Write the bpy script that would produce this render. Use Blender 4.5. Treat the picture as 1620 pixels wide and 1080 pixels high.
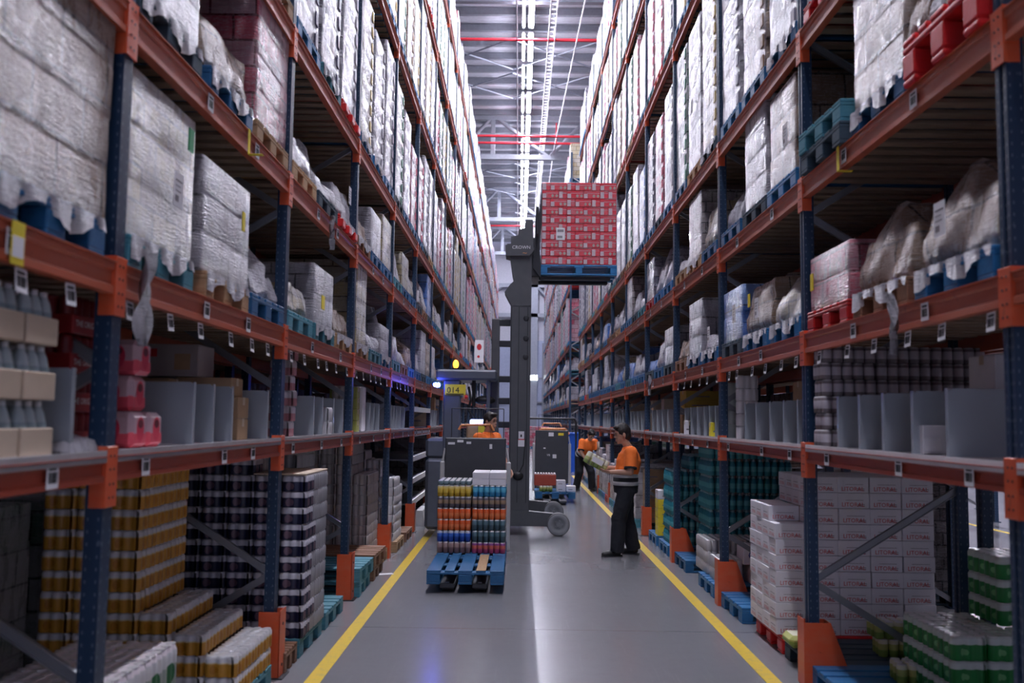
import bpy, bmesh, math, random
from mathutils import Vector, Matrix, noise
for o in list(bpy.data.objects): bpy.data.objects.remove(o)
SC = bpy.context.scene
COL = SC.collection
R = random.Random(7)
# ---------------------------------------------------------------- camera
def cam_dir(x, u, d):
    ro, pi, ya = -0.01292, 0.08351, -0.00821
    c, s = math.cos(ro), math.sin(ro); x, u = c*x+s*u, -s*x+c*u
    c, s = math.cos(pi), math.sin(pi); y, z = c*d-s*u, s*d+c*u
    c, s = math.cos(ya), math.sin(ya)
    return Vector((c*x+s*y, -s*x+c*y, z))
cd = bpy.data.cameras.new('camera'); cam = bpy.data.objects.new('camera', cd); COL.objects.link(cam)
rx, up, fw = cam_dir(1, 0, 0), cam_dir(0, 1, 0), cam_dir(0, 0, 1)
mt = Matrix((rx, up, -fw)).transposed().to_4x4(); mt.translation = Vector((0, 0, 1.8)); cam.matrix_world = mt
cd.sensor_width = 36; cd.lens = 1478.97/1620*36; cd.clip_end = 300; cd.clip_start = .05
cd.dof.use_dof = True; cd.dof.focus_distance = 13.5; cd.dof.aperture_fstop = 2.0
SC.camera = cam
SC.view_settings.view_transform = 'Standard'; SC.view_settings.look = 'None'
SC.view_settings.gamma = 1; SC.view_settings.use_curve_mapping = False
SC.view_settings.exposure = 0.5
w = bpy.data.worlds.new('world'); SC.world = w; w.use_nodes = True
w.node_tree.nodes['Background'].inputs[0].default_value = (.62, .66, 1, 1)
w.node_tree.nodes['Background'].inputs[1].default_value = .85
LAMP_STRENGTH = 130.0
LAMP_COL = (.86, .86, 1, 1)
# ---------------------------------------------------------------- materials
class NT:
    def __init__(s, name):
        s.m = bpy.data.materials.new(name); s.m.use_nodes = True; s.t = s.m.node_tree; s.b = s.t.nodes['Principled BSDF']
        s.co = None
    def n(s, typ, **kw):
        nd = s.t.nodes.new(typ)
        for k, v in kw.items():
            if k.startswith('i_'):
                key = k[2:]; key = int(key) if key.isdigit() else key
                s.put(nd.inputs[key], v)
            else: setattr(nd, k, v)
        return nd
    def put(s, inp, v):
        if isinstance(v, bpy.types.NodeSocket): s.t.links.new(v, inp)
        elif isinstance(v, tuple) and len(v) == 3 and inp.type == 'RGBA': inp.default_value = (*v, 1)
        else: inp.default_value = v
    def math(s, op, a, b=0.0, c=0.0):
        nd = s.n('ShaderNodeMath', operation=op); s.put(nd.inputs[0], a); s.put(nd.inputs[1], b); s.put(nd.inputs[2], c); return nd.outputs[0]
    def obj(s):
        if not s.co: s.co = s.n('ShaderNodeTexCoord')
        return s.co.outputs['Object']
    def sep(s, v=None):
        nd = s.n('ShaderNodeSeparateXYZ'); s.put(nd.inputs[0], v or s.obj()); return nd.outputs
    def vmap(s, v, scale=(1, 1, 1), rot=(0, 0, 0)):
        nd = s.n('ShaderNodeMapping'); s.put(nd.inputs[0], v); nd.inputs['Scale'].default_value = scale; nd.inputs['Rotation'].default_value = rot; return nd.outputs[0]
    def noise(s, v, sc, det=3, rough=.5):
        nd = s.n('ShaderNodeTexNoise'); s.put(nd.inputs['Vector'], v); nd.inputs['Scale'].default_value = sc; nd.inputs['Detail'].default_value = det; nd.inputs['Roughness'].default_value = rough; return nd.outputs[0]
    def mix(s, f, a, b, blend='MIX'):
        nd = s.n('ShaderNodeMix', data_type='RGBA', blend_type=blend); s.put(nd.inputs[0], f); s.put(nd.inputs[6], a); s.put(nd.inputs[7], b); return nd.outputs[2]
    def ramp(s, f, stops, const=False):
        nd = s.n('ShaderNodeValToRGB'); s.put(nd.inputs[0], f); r = nd.color_ramp
        if const: r.interpolation = 'CONSTANT'
        while len(r.elements) < len(stops): r.elements.new(.5)
        for e, (p, c) in zip(r.elements, stops):
            e.position = p; e.color = (*c, 1) if isinstance(c, tuple) else (c, c, c, 1)
        return nd.outputs[0]
    def bump(s, h, st=.3, d=.01):
        nd = s.n('ShaderNodeBump'); nd.inputs['Strength'].default_value = st; nd.inputs['Distance'].default_value = d
        s.put(nd.inputs['Height'], h); s.t.links.new(nd.outputs[0], s.b.inputs['Normal'])
    def set(s, **kw):
        for k, v in kw.items():
            s.put(s.b.inputs[{'col': 'Base Color', 'rough': 'Roughness', 'metal': 'Metallic', 'alpha': 'Alpha', 'spec': 'Specular IOR Level', 'coat': 'Coat Weight', 'ecol': 'Emission Color', 'est': 'Emission Strength'}[k]], v)
        return s.m
MATS = {}
def M(name, col, rough=.5, metal=0, wear=.12, sc=9):
    if name in MATS: return MATS[name]
    t = NT(name); n = t.noise(t.obj(), sc, 4)
    k = t.ramp(n, [(.3, 1-wear), (.7, 1.0)])
    c = t.mix(1.0, col, k, 'MULTIPLY')
    t.set(col=c, rough=rough, metal=float(metal)); MATS[name] = t.m; return t.m
def emit(name, col, st):
    t = NT(name); t.set(col=(0, 0, 0), ecol=col, est=st); return t.m
def wood(name, c1, c2, rough=.7):
    t = NT(name); n = t.noise(t.vmap(t.obj(), (2, 14, 14)), 4, 4, .6); oi = t.n('ShaderNodeObjectInfo').outputs['Random']
    c = t.mix(n, c1, c2); k = t.math('MULTIPLY_ADD', oi, .5, .7)
    t.set(col=t.mix(1.0, c, k, 'MULTIPLY'), rough=rough); t.bump(n, .3, .004); MATS[name] = t.m; return t.m
wood('blue painted pallet wood', (.010, .105, .29), (.025, .20, .42), .45)
wood('teal painted pallet wood', (.03, .17, .24), (.09, .30, .36), .6)
wood('bare pallet wood', (.30, .17, .08), (.55, .37, .21))
wood('brown pallet wood', (.16, .075, .04), (.33, .17, .10))
wood('red plastic', (.50, .012, .015), (.62, .03, .03), .35)
wood('dark pallet wood', (.02, .045, .07), (.05, .09, .12))
wood('deck timber', (.22, .145, .095), (.52, .38, .26))
PAL = {'blue': 'blue painted pallet wood', 'teal': 'teal painted pallet wood', 'wood': 'bare pallet wood', 'brown': 'brown pallet wood', 'red': 'red plastic', 'dark': 'dark pallet wood'}
PALW = {'blue': 'blue', 'teal': 'teal', 'wood': 'wooden', 'brown': 'brown', 'red': 'red', 'dark': 'dark'}
# rack paints
def orange():
    t = NT('orange rack paint'); n = t.noise(t.obj(), 14, 5, .65); n2 = t.noise(t.vmap(t.obj(), (1, .15, 3)), 9, 3)
    c = t.mix(t.ramp(n2, [(.4, 0.0), (.75, .5)]), (.66, .095, .028), (.60, .15, .075))
    c = t.mix(t.ramp(n, [(.62, 0.0), (.72, .6)]), c, (.22, .05, .025))
    t.set(col=c, rough=.38); t.bump(n, .1, .003); MATS['orange'] = t.m
orange()
def postm():
    t = NT('blue perforated post steel'); x, y, z = t.sep()
    fz = t.math('FRACT', t.math('MULTIPLY', z, 20.0)); a = t.math('LESS_THAN', t.math('ABSOLUTE', t.math('SUBTRACT', fz, .5)), .14)
    ax = t.math('ABSOLUTE', t.math('SUBTRACT', t.math('ABSOLUTE', x), .022)); ay = t.math('ABSOLUTE', t.math('SUBTRACT', t.math('ABSOLUTE', y), .03))
    g = t.n('ShaderNodeNewGeometry'); 
    nrm = t.n('ShaderNodeSeparateXYZ'); t.put(nrm.inputs[0], g.outputs['Normal'])
    onx = t.math('GREATER_THAN', t.math('ABSOLUTE', nrm.outputs[0]), .7)
    hx = t.math('MULTIPLY', t.math('LESS_THAN', ay, .0045), onx)
    hy = t.math('MULTIPLY', t.math('LESS_THAN', ax, .004), t.math('SUBTRACT', 1.0, onx))
    h = t.math('MULTIPLY', a, t.math('ADD', hx, hy))
    n = t.noise(t.obj(), 20, 4)
    base = t.mix(t.ramp(n, [(.66, 0.0), (.72, .5)]), (.008, .030, .072), (.16, .2, .26))
    t.set(col=t.mix(h, base, (.09, .12, .17)), rough=.4); MATS['post'] = t.m
postm()
M('grey galvanised steel', (.30, .31, .33), .4, .6); M('dark steel', (.03, .032, .038), .45, .2)
M('charcoal truck paint', (.052, .056, .066), .5); M('mast grey', (.085, .09, .10), .5); M('slate truck paint', (.10, .115, .15), .5)
M('pale truck paint', (.5, .5, .5), .5); M('rubber', (.10, .10, .105), .6); M('black', (.012, .012, .014), .5)
M('white', (.78, .76, .79), .6, wear=.05); M('paper', (.82, .81, .84), .7, wear=.03); M('yellow label', (.85, .68, .04), .6)
M('red mark', (.62, .02, .03), .5); M('red pipe paint', (.45, .015, .03), .4); M('blue print', (.02, .05, .25), .5); M('green print', (.02, .30, .10), .5)
M('handle orange', (.85, .33, .12), .4); M('shelf deck grey', (.78, .77, .79), .5)
M('carton', (.46, .30, .17), .75, wear=.2); M('pale carton', (.60, .48, .36), .75, wear=.15); M('white carton', (.80, .78, .82), .7, wear=.06)
M('print grey', (.25, .23, .25), .7); M('lid silver', (.75, .74, .75), .3, .6)
M('drum grey', (.25, .26, .28), .5); M('steel roof', (.50, .50, .56), .5, 0, wear=.08); M('purlin steel', (.20, .21, .25), .45, .1)
M('truss steel', (.30, .32, .39), .45, .2); M('wall panel grey', (.50, .50, .58), .6); M('wall lower blue grey', (.36, .40, .56), .6); M('left wall grey', (.10, .10, .12), .7)
M('blue plastic', (.01, .10, .55), .4); M('skin', (.52, .29, .20), .55, wear=.05, sc=30); M('hair', (.018, .013, .012), .6)
M('orange hi-vis cloth', (1.0, .21, .03), .8, wear=.08, sc=6); M('navy work cloth', (.012, .014, .022), .85, wear=.3, sc=5); M('reflective band', (.55, .55, .58), .4, .2)
M('shoe black', (.01, .01, .011), .5); M('mouth', (.35, .10, .08), .6); M('eye', (.02, .015, .012), .3)
def divider():
    t = NT('frosted grey divider'); n = t.noise(t.vmap(t.obj(), (1, 1, 1)), 1.3, 2)
    t.set(col=t.mix(n, (.27, .30, .33), (.36, .39, .43)), rough=.28, coat=.3); MATS['divider'] = t.m
divider()
def floor_m():
    t = NT('polished concrete'); co = t.n('ShaderNodeNewGeometry').outputs['Position']
    n = t.noise(co, .55, 5, .6); n2 = t.noise(co, 9, 5, .7); n3 = t.noise(t.vmap(co, (6, .25, 1)), 5, 4, .6)
    c = t.mix(n, (.195, .195, .205), (.235, .235, .25)); c = t.mix(t.ramp(n2, [(.45, 0.0), (.8, .14)]), c, (.13, .132, .14))
    c = t.mix(t.ramp(n3, [(.58, 0.0), (.8, .18)]), c, (.34, .34, .36))
    x, y, z = t.sep(co)
    j = t.math('LESS_THAN', t.math('ABSOLUTE', t.math('SUBTRACT', t.math('FRACT', t.math('MULTIPLY', y, .2)), .65)), .0012)
    c = t.mix(t.math('MULTIPLY', j, .6), c, (.06, .06, .06))
    rg = t.ramp(t.noise(co, 1.2, 2), [(.3, .19), (.7, .22)])
    t.set(col=c, rough=rg, spec=.62); t.bump(n2, .06, .002); MATS['floor'] = t.m
floor_m()
def beam_o():
    t = NT('dusty orange beam paint'); n = t.noise(t.obj(), 12, 5, .65); n2 = t.noise(t.vmap(t.obj(), (1, .15, 3)), 7, 3)
    c = t.mix(t.ramp(n2, [(.35, 0.0), (.72, .6)]), (.50, .10, .042), (.50, .17, .11))
    t.set(col=t.mix(t.ramp(n, [(.60, 0.0), (.72, .5)]), c, (.20, .06, .035)), rough=.4); MATS['beam orange'] = t.m
    t = NT('dark orange shelf beam paint'); n = t.noise(t.vmap(t.obj(), (1, .3, 3)), 9, 4)
    t.set(col=t.mix(n, (.42, .055, .02), (.32, .06, .035)), rough=.4); MATS['shelf beam orange'] = t.m
beam_o()
def line_m():
    t = NT('worn yellow floor paint'); co = t.n('ShaderNodeNewGeometry').outputs['Position']
    n = t.noise(co, 16, 5, .75); c = t.mix(t.ramp(n, [(.50, 0.0), (.70, .55)]), (.72, .50, .035), (.36, .31, .19))
    t.set(col=c, rough=.4); MATS['line'] = t.m
line_m()
def film(name, c1, c2, white=.5, bw=.4, bh=.2, wcol=(.70, .68, .75)):
    t = NT(name); x, y, z = t.sep(); oi = t.n('ShaderNodeObjectInfo').outputs['Random']
    cv = t.n('ShaderNodeCombineXYZ'); t.put(cv.inputs[0], t.math('ADD', x, y)); t.put(cv.inputs[1], z)
    br = t.n('ShaderNodeTexBrick'); t.put(br.inputs['Vector'], cv.outputs[0])
    br.inputs['Color1'].default_value = (*c1, 1); br.inputs['Color2'].default_value = (*c2, 1); br.inputs['Mortar'].default_value = (c1[0]*.25, c1[1]*.25, c1[2]*.25, 1)
    br.inputs['Scale'].default_value = 1; br.inputs['Mortar Size'].default_value = .008; br.inputs['Brick Width'].default_value = bw; br.inputs['Row Height'].default_value = bh; br.inputs['Bias'].default_value = 0
    off = t.n('ShaderNodeVectorMath', operation='ADD'); t.put(off.inputs[0], t.obj()); t.put(off.inputs[1], t.math('MULTIPLY', oi, 30.0))
    cr = t.noise(t.vmap(off.outputs[0], (5, 5, 1.6), (.5, .35, .2)), 3.0, 6, .68); cr2 = t.noise(off.outputs[0], 5, 5, .7)
    f = t.ramp(t.math('MULTIPLY_ADD', cr2, .5, t.math('MULTIPLY', cr, .5)), [(.36, max(0, white-.28)), (.50, white), (.60, min(1, white+.3))])
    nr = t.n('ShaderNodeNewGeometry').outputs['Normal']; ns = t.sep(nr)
    unlit_side = t.math('MULTIPLY', t.math('GREATER_THAN', t.math('ABSOLUTE', ns[1]), .55), .45)  # faces turned along the aisle lose white, painting in their lack of sheen
    f = t.math('MAXIMUM', t.math('SUBTRACT', f, unlit_side), 0.0)
    cr3 = t.noise(t.vmap(off.outputs[0], (1.6, 1.6, 13), (.75, .6, .3)), 4.2, 5, .66); rd3 = t.math('ABSOLUTE', t.math('SUBTRACT', cr3, .5))
    f = t.math('MAXIMUM', f, t.math('MULTIPLY', t.math('LESS_THAN', rd3, .007), .95))  # white crease streaks, film highlights painted into the colour
    c = t.mix(f, br.outputs['Color'], wcol)
    t.set(col=c, rough=t.ramp(cr, [(.35, .20), (.65, .42)]), coat=.12, spec=.5)
    rd = t.math('ABSOLUTE', t.math('SUBTRACT', cr, .5)); rd2 = t.math('ABSOLUTE', t.math('SUBTRACT', cr2, .5))
    t.bump(t.math('ADD', t.math('ADD', t.math('MULTIPLY', rd, .45), t.math('MULTIPLY', rd2, .22)), t.math('MULTIPLY', rd3, 1.3)), 1.0, .07); MATS[name] = t.m; return t.m
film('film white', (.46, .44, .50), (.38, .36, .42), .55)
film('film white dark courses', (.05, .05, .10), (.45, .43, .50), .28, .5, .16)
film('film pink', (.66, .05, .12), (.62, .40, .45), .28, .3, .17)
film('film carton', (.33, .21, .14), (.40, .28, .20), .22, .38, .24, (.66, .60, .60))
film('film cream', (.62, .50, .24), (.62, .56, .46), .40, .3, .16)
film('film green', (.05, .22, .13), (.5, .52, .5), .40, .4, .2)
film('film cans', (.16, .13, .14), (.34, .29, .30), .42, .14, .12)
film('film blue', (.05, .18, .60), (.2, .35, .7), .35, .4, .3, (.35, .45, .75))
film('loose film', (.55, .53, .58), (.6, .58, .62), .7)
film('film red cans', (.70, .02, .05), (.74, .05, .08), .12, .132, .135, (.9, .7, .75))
DIMMED_WHITE = (.50, .49, .56)  # darker film white, dims the lamp-lit upper loads by colour
film('silvershade white', (.42, .41, .47), (.36, .35, .41), .45, wcol=DIMMED_WHITE)
film('silvershade dark courses', (.05, .05, .10), (.42, .40, .47), .30, .5, .16, DIMMED_WHITE)
film('silvershade cream', (.52, .42, .22), (.50, .46, .40), .38, .3, .16, DIMMED_WHITE)
film('silvershade pink', (.60, .05, .11), (.50, .33, .38), .32, .3, .17, DIMMED_WHITE)
film('silvershade green', (.05, .20, .12), (.40, .42, .40), .38, .4, .2, DIMMED_WHITE)
film('silvershade blue', (.05, .15, .45), (.3, .36, .5), .38, .4, .3, DIMMED_WHITE)
film('silvershade carton', (.33, .22, .15), (.40, .29, .21), .36, .38, .24, DIMMED_WHITE)
STRIP = {'white': (.30, .29, .36), 'dark courses': (.03, .03, .08), 'cream': (.50, .36, .10), 'pink': (.60, .03, .10), 'green': (.02, .16, .09), 'blue': (.03, .12, .45), 'carton': (.30, .18, .10)}
for k_, v_ in STRIP.items(): M('strip '+k_, v_, .35)
FW = {'silvershade white': 'white', 'silvershade dark courses': 'banded white', 'silvershade cream': 'cream', 'silvershade pink': 'pink striped', 'silvershade green': 'green tinged', 'silvershade blue': 'bluish', 'silvershade carton': 'brown carton', 'film white': 'white', 'film white dark courses': 'banded white', 'film pink': 'pink striped', 'film carton': 'brown carton', 'film cream': 'cream', 'film green': 'green tinged', 'film cans': 'grey canned', 'film blue': 'blue'}
def bands(name, stops, h, rough=.35, emb=None, ez=.4, er=.14, metal=0.0, pitch=.066, per=3):
    """stops by fraction of height, constant colour bands; emb = emblem colour repeated round the pack"""
    t = NT(name); x, y, z = t.sep(); zf = t.math('DIVIDE', z, h)
    c = t.ramp(zf, stops, True)
    if emb:
        u = t.math('SUBTRACT', t.math('FRACT', t.math('DIVIDE', t.math('ADD', x, y), pitch*per)), .5)
        u = t.math('MULTIPLY', u, pitch*per/h); v = t.math('SUBTRACT', zf, ez)
        d = t.math('ADD', t.math('POWER', u, 2.0), t.math('POWER', v, 2.0))
        c = t.mix(t.math('LESS_THAN', d, er*er), c, emb)
    t.set(col=c, rough=rough, metal=metal); MATS[name] = t.m; return t.m
bands('yellow cans', [(0, (.52, .25, .03)), (.62, (.62, .50, .28)), (.68, (.62, .61, .63)), (.93, (.5, .5, .52))], .12, emb=(.42, .17, .01), ez=.34, er=.22)
bands('navy cans', [(0, (.015, .017, .05)), (.62, (.55, .54, .60)), (.95, (.35, .35, .38))], .12, emb=(.16, .10, .14), ez=.33, er=.26)
bands('green cans', [(0, (.008, .20, .035)), (.66, (.55, .62, .58)), (.9, (.5, .55, .52))], .14, emb=(.15, .42, .16), ez=.35, er=.15)
bands('white roll pack', [(0, (.02, .30, .08)), (.55, (.74, .76, .76))], .14)
bands('pale bottles', [(0, (.20, .27, .23)), (.12, (.33, .38, .35)), (.62, (.60, .60, .62)), (.88, (.75, .68, .72))], .25, emb=(.02, .14, .05), ez=.45, er=.22, per=4)
bands('green bottles dark', [(0, (.01, .07, .02)), (.62, (.10, .13, .11)), (.88, (.3, .3, .3))], .25)
bands('brown packs', [(0, (.20, .10, .07)), (.55, (.36, .25, .20)), (.9, (.5, .46, .45))], .12, emb=(.12, .03, .02), ez=.35, er=.2)
bands('pink white packs', [(0, (.50, .22, .24)), (.5, (.62, .56, .60)), (.9, (.7, .68, .7))], .12)
bands('teal bottles', [(0, (.04, .26, .30)), (.25, (.10, .42, .48)), (.55, (.03, .22, .28)), (.85, (.30, .55, .60))], .2, .25)
bands('red silver cans', [(0, (.72, .02, .05)), (.30, (.70, .30, .36)), (.42, (.74, .03, .06)), (.9, (.72, .55, .60))], .132, .3)
bands('silver side cans', [(0, (.72, .02, .05)), (.22, (.70, .66, .72)), (.80, (.72, .06, .1)), (.9, (.75, .6, .62))], .132, .3)
bands('orange cans', [(0, (.78, .16, .04)), (.25, (.80, .22, .08)), (.55, (.75, .12, .03)), (.88, (.70, .66, .66))], .13, .3)
bands('teal grey cans', [(0, (.05, .09, .11)), (.5, (.09, .16, .19)), (.88, (.62, .64, .68))], .13, .3)
bands('light blue cans', [(0, (.03, .22, .42)), (.4, (.10, .42, .60)), (.8, (.03, .20, .4)), (.9, (.7, .72, .75))], .13, .3)
bands('gold cans', [(0, (.55, .34, .03)), (.3, (.72, .50, .08)), (.7, (.70, .55, .2)), (.88, (.75, .73, .72))], .13, .3)
bands('blue white cans', [(0, (.02, .07, .35)), (.45, (.04, .14, .55)), (.75, (.45, .48, .6)), (.9, (.7, .7, .72))], .13, .3)
bands('rosy brown cans', [(0, (.22, .13, .13)), (.5, (.36, .24, .23)), (.88, (.68, .64, .64))], .13, .3)
bands('clear bottles', [(0, (.16, .22, .24)), (.3, (.22, .29, .31)), (.6, (.34, .40, .42)), (.9, (.7, .72, .74))], .19, .15)
bands('red violet cans', [(0, (.45, .06, .16)), (.4, (.62, .14, .10)), (.7, (.25, .06, .25)), (.88, (.7, .66, .68))], .13, .3)
bands('dark mixed cans', [(0, (.10, .08, .10)), (.35, (.32, .22, .14)), (.7, (.12, .11, .14)), (.88, (.6, .6, .62))], .13, .3)
bands('can stack grey', [(0, (.20, .17, .18)), (.25, (.50, .46, .50)), (.75, (.20, .17, .18)), (.9, (.5, .48, .5))], .11, .35)
bands('green yellow tray', [(0, (.20, .30, .06)), (.4, (.45, .48, .14)), (.75, (.7, .68, .5))], .12, .5)
# ---------------------------------------------------------------- mesh builder
class MB:
    def __init__(s): s.v = []; s.f = []; s.m = []; s.sm = []
    def add(s, vs, fs, m=0, sm=False, T=None):
        b = len(s.v)
        s.v += [tuple(T @ Vector(v)) for v in vs] if T else [tuple(v) for v in vs]
        s.f += [tuple(b+i for i in f) for f in fs]; s.m += [m]*len(fs); s.sm += [sm]*len(fs); return s
    def box(s, x0, x1, y0, y1, z0, z1, m=0, T=None):
        vs = [(x, y, z) for z in (z0, z1) for y in (y0, y1) for x in (x0, x1)]
        return s.add(vs, [(0, 2, 3, 1), (4, 5, 7, 6), (0, 1, 5, 4), (2, 6, 7, 3), (0, 4, 6, 2), (1, 3, 7, 5)], m, False, T)
    def cham(s, x0, x1, y0, y1, z0, z1, c=.005, m=0, T=None):
        """box with chamfered edges"""
        xs, ys, zs = (x0, x1), (y0, y1), (z0, z1); vs = []; ix = {}
        for i in (0, 1):
            for j in (0, 1):
                for k in (0, 1):
                    sx, sy, sz = (1-2*i), (1-2*j), (1-2*k)
                    for a in range(3):
                        p = [xs[i]+sx*c, ys[j]+sy*c, zs[k]+sz*c]; p[a] = (xs[i], ys[j], zs[k])[a]
                        ix[(i, j, k, a)] = len(vs); vs.append(tuple(p))
        F = []
        q = [(0, 0), (1, 0), (1, 1), (0, 1)]
        for a in range(3):
            for e in (0, 1):
                f = []
                for (u, v) in q:
                    t = [u, v]; t.insert(a, e); f.append(ix[(*t, a)])
                F.append(tuple(f))
            b, c2 = [(1, 2), (0, 2), (0, 1)][a]
            for u in (0, 1):
                for v in (0, 1):
                    def key(e, ax):
                        t = [0, 0, 0]; t[a] = e; t[b] = u; t[c2] = v; return ix[(*t, ax)]
                    F.append((key(0, b), key(1, b), key(1, c2), key(0, c2)))
        for i in (0, 1):
            for j in (0, 1):
                for k in (0, 1): F.append((ix[(i, j, k, 0)], ix[(i, j, k, 1)], ix[(i, j, k, 2)]))
        return s.add(vs, F, m, False, T)
    def cyl(s, p0, p1, r0, r1=None, n=12, m=0, sm=True, caps=True, mc=None):
        r1 = r0 if r1 is None else r1; p0, p1 = Vector(p0), Vector(p1); d = (p1-p0).normalized()
        a = d.orthogonal().normalized(); b = d.cross(a); vs = []
        for p, r in ((p0, r0), (p1, r1)):
            for i in range(n):
                t = 2*math.pi*i/n; vs.append(p+a*(r*math.cos(t))+b*(r*math.sin(t)))
        s.add(vs, [(i, (i+1) % n, n+(i+1) % n, n+i) for i in range(n)], m, sm)
        if caps: s.add(vs, [tuple(range(n-1, -1, -1)), tuple(range(n, 2*n))], m if mc is None else mc)
        return s
    def lathe(s, prof, c=(0, 0, 0), n=12, mats=None, caps=True, m=0):
        vs = [(c[0]+r*math.cos(2*math.pi*i/n), c[1]+r*math.sin(2*math.pi*i/n), c[2]+z) for r, z in prof for i in range(n)]
        for k in range(len(prof)-1):
            s.add(vs if k == 0 else [], [], 0)
            base = len(s.v)-len(vs)
            mm = mats[k] if mats else m
            for i in range(n):
                s.f.append((base+k*n+i, base+k*n+(i+1) % n, base+(k+1)*n+(i+1) % n, base+(k+1)*n+i)); s.m.append(mm); s.sm.append(True)
        if caps:
            base = len(s.v)-len(vs); L = (len(prof)-1)*n
            s.f.append(tuple(base+L+i for i in range(n))); s.m.append(mats[-1] if mats else m); s.sm.append(False)
        return s
    def tube(s, pts, r, n=8, m=0):
        for a, b in zip(pts, pts[1:]): s.cyl(a, b, r, None, n, m)
        return s
    def prism(s, poly, a0, a1, axis='y', m=0):
        """poly in the other two axes, extruded along axis"""
        n = len(poly); vs = []
        for a in (a0, a1):
            for u, v in poly: vs.append({'y': (u, a, v), 'x': (a, u, v), 'z': (u, v, a)}[axis])
        return s.add(vs, [tuple(range(n)), tuple(range(2*n-1, n-1, -1))]+[(i, n+i, n+(i+1) % n, (i+1) % n) for i in range(n)], m)
    def sphere(s, c, r, m=0, nu=14, nv=8, T=None):
        rx, ry, rz = r if isinstance(r, tuple) else (r, r, r); vs = [(c[0], c[1], c[2]-rz)]
        for j in range(1, nv):
            ph = -math.pi/2+math.pi*j/nv
            for i in range(nu): t = 2*math.pi*i/nu; vs.append((c[0]+rx*math.cos(ph)*math.cos(t), c[1]+ry*math.cos(ph)*math.sin(t), c[2]+rz*math.sin(ph)))
        vs.append((c[0], c[1], c[2]+rz)); F = [(0, 1+(i+1) % nu, 1+i) for i in range(nu)]
        for j in range(nv-2):
            for i in range(nu): a = 1+j*nu; F.append((a+i, a+(i+1) % nu, a+nu+(i+1) % nu, a+nu+i))
        a = 1+(nv-2)*nu; F += [(a+i, a+(i+1) % nu, len(vs)-1) for i in range(nu)]
        return s.add(vs, F, m, True, T)
    def text(s, body, size, T, m=0, align='LEFT'):
        key = (body, align)
        if key not in TXT:
            c = bpy.data.curves.new('t', 'FONT'); c.body = body; c.size = 1; c.align_x = align; c.resolution_u = 2
            o = bpy.data.objects.new('t', c); COL.objects.link(o); bpy.context.view_layer.update()
            me = bpy.data.meshes.new_from_object(o.evaluated_get(bpy.context.evaluated_depsgraph_get()))
            TXT[key] = ([tuple(v.co) for v in me.vertices], [tuple(p.vertices) for p in me.polygons])
            bpy.data.objects.remove(o)
        vs, fs = TXT[key]
        return s.add([(v[0]*size, v[1]*size, 0) for v in vs], fs, m, False, T)
    def mesh(s, name, mats):
        me = bpy.data.meshes.new(name); me.from_pydata(s.v, [], s.f)
        for m in mats: me.materials.append(MATS[m] if isinstance(m, str) else m)
        me.polygons.foreach_set('material_index', s.m); me.polygons.foreach_set('use_smooth', s.sm)
        bm = bmesh.new(); bm.from_mesh(me); bmesh.ops.recalc_face_normals(bm, faces=bm.faces); bm.to_mesh(me); bm.free()
        me.update(); return me
    def build(s, name, mats, parent=None, loc=(0, 0, 0), rot=(0, 0, 0)):
        return link(name, s.mesh(name, mats if isinstance(mats, (list, tuple)) else [mats]), parent, loc, rot)
TXT = {}
def FACE_CAM(x, y, z): return Matrix.Translation((x, y, z)) @ Matrix.Rotation(math.pi/2, 4, 'X')      # text facing -Y
def FACE_PX(x, y, z): return Matrix.Translation((x, y, z)) @ Matrix.Rotation(math.pi/2, 4, 'Z') @ Matrix.Rotation(math.pi/2, 4, 'X')   # facing +X
def FACE_NX(x, y, z): return Matrix.Translation((x, y, z)) @ Matrix.Rotation(-math.pi/2, 4, 'Z') @ Matrix.Rotation(math.pi/2, 4, 'X')  # facing -X
def link(name, data, parent=None, loc=(0, 0, 0), rot=(0, 0, 0)):
    o = bpy.data.objects.new(name, data); COL.objects.link(o); o.parent = parent; o.location = loc; o.rotation_euler = rot; return o
def tag(o, label=None, cat=None, group=None, kind=None):
    if label: o['label'] = label
    if cat: o['category'] = cat
    if group: o['group'] = group
    if kind: o['kind'] = kind
    return o
def thing(name, label, cat, loc=(0, 0, 0), rz=0, group=None):
    return tag(link(name, None, None, loc, (0, 0, rz)), label, cat, group)
def struct(o): o['kind'] = 'structure'; return o
# ---------------------------------------------------------------- the building
W_L, W_R, Y0, P = 1.724, 2.065, 3.878, 2.8
LV = [1.575, 2.364, 3.478, 4.577, 6.79, 8.95, 10.85]
def yk(k): return Y0+P*k
FARY, ROOF = 78.0, 16.7
struct(MB().box(-14, 24, -8, FARY, -.2, 0).build('floor', 'floor'))
for i, (xa, y1) in enumerate([(-1.385, 70), (1.80, 31), (5.0, 70), (8.3, 70)]):
    tag(MB().box(xa-.055, xa+.055, -2, y1, .001, .003).build('floor_marking', 'line'), ['yellow line painted on the floor along the left rack', 'yellow line painted on the floor along the right rack', 'nearer yellow line in the next aisle behind the right rack', 'farther yellow line in the next aisle behind the right rack'][i], 'floor marking')
b = MB()
for y in range(int((FARY+8)/.35)): yy = -8+y*.35; b.box(-14, 24, yy, yy+.2, ROOF, ROOF+.03); b.box(-14, 24, yy+.2, yy+.35, ROOF+.02, ROOF+.05)
struct(b.build('ceiling', 'steel roof'))
for i in range(44):
    y = 16+i*1.4
    struct(MB().box(-8, 9, y, y+.10, ROOF-.24, ROOF, 0).box(-8, 9, y-.07, y+.17, ROOF-.02, ROOF, 0).box(-8, 9, y, y+.16, ROOF-.26, ROOF-.235).build('trim_%d' % (i+1), 'purlin steel'))
struct(MB().box(-14, 24, FARY, FARY+.3, 8.4, ROOF+.2).build('wall_far', 'wall panel grey'))
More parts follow.
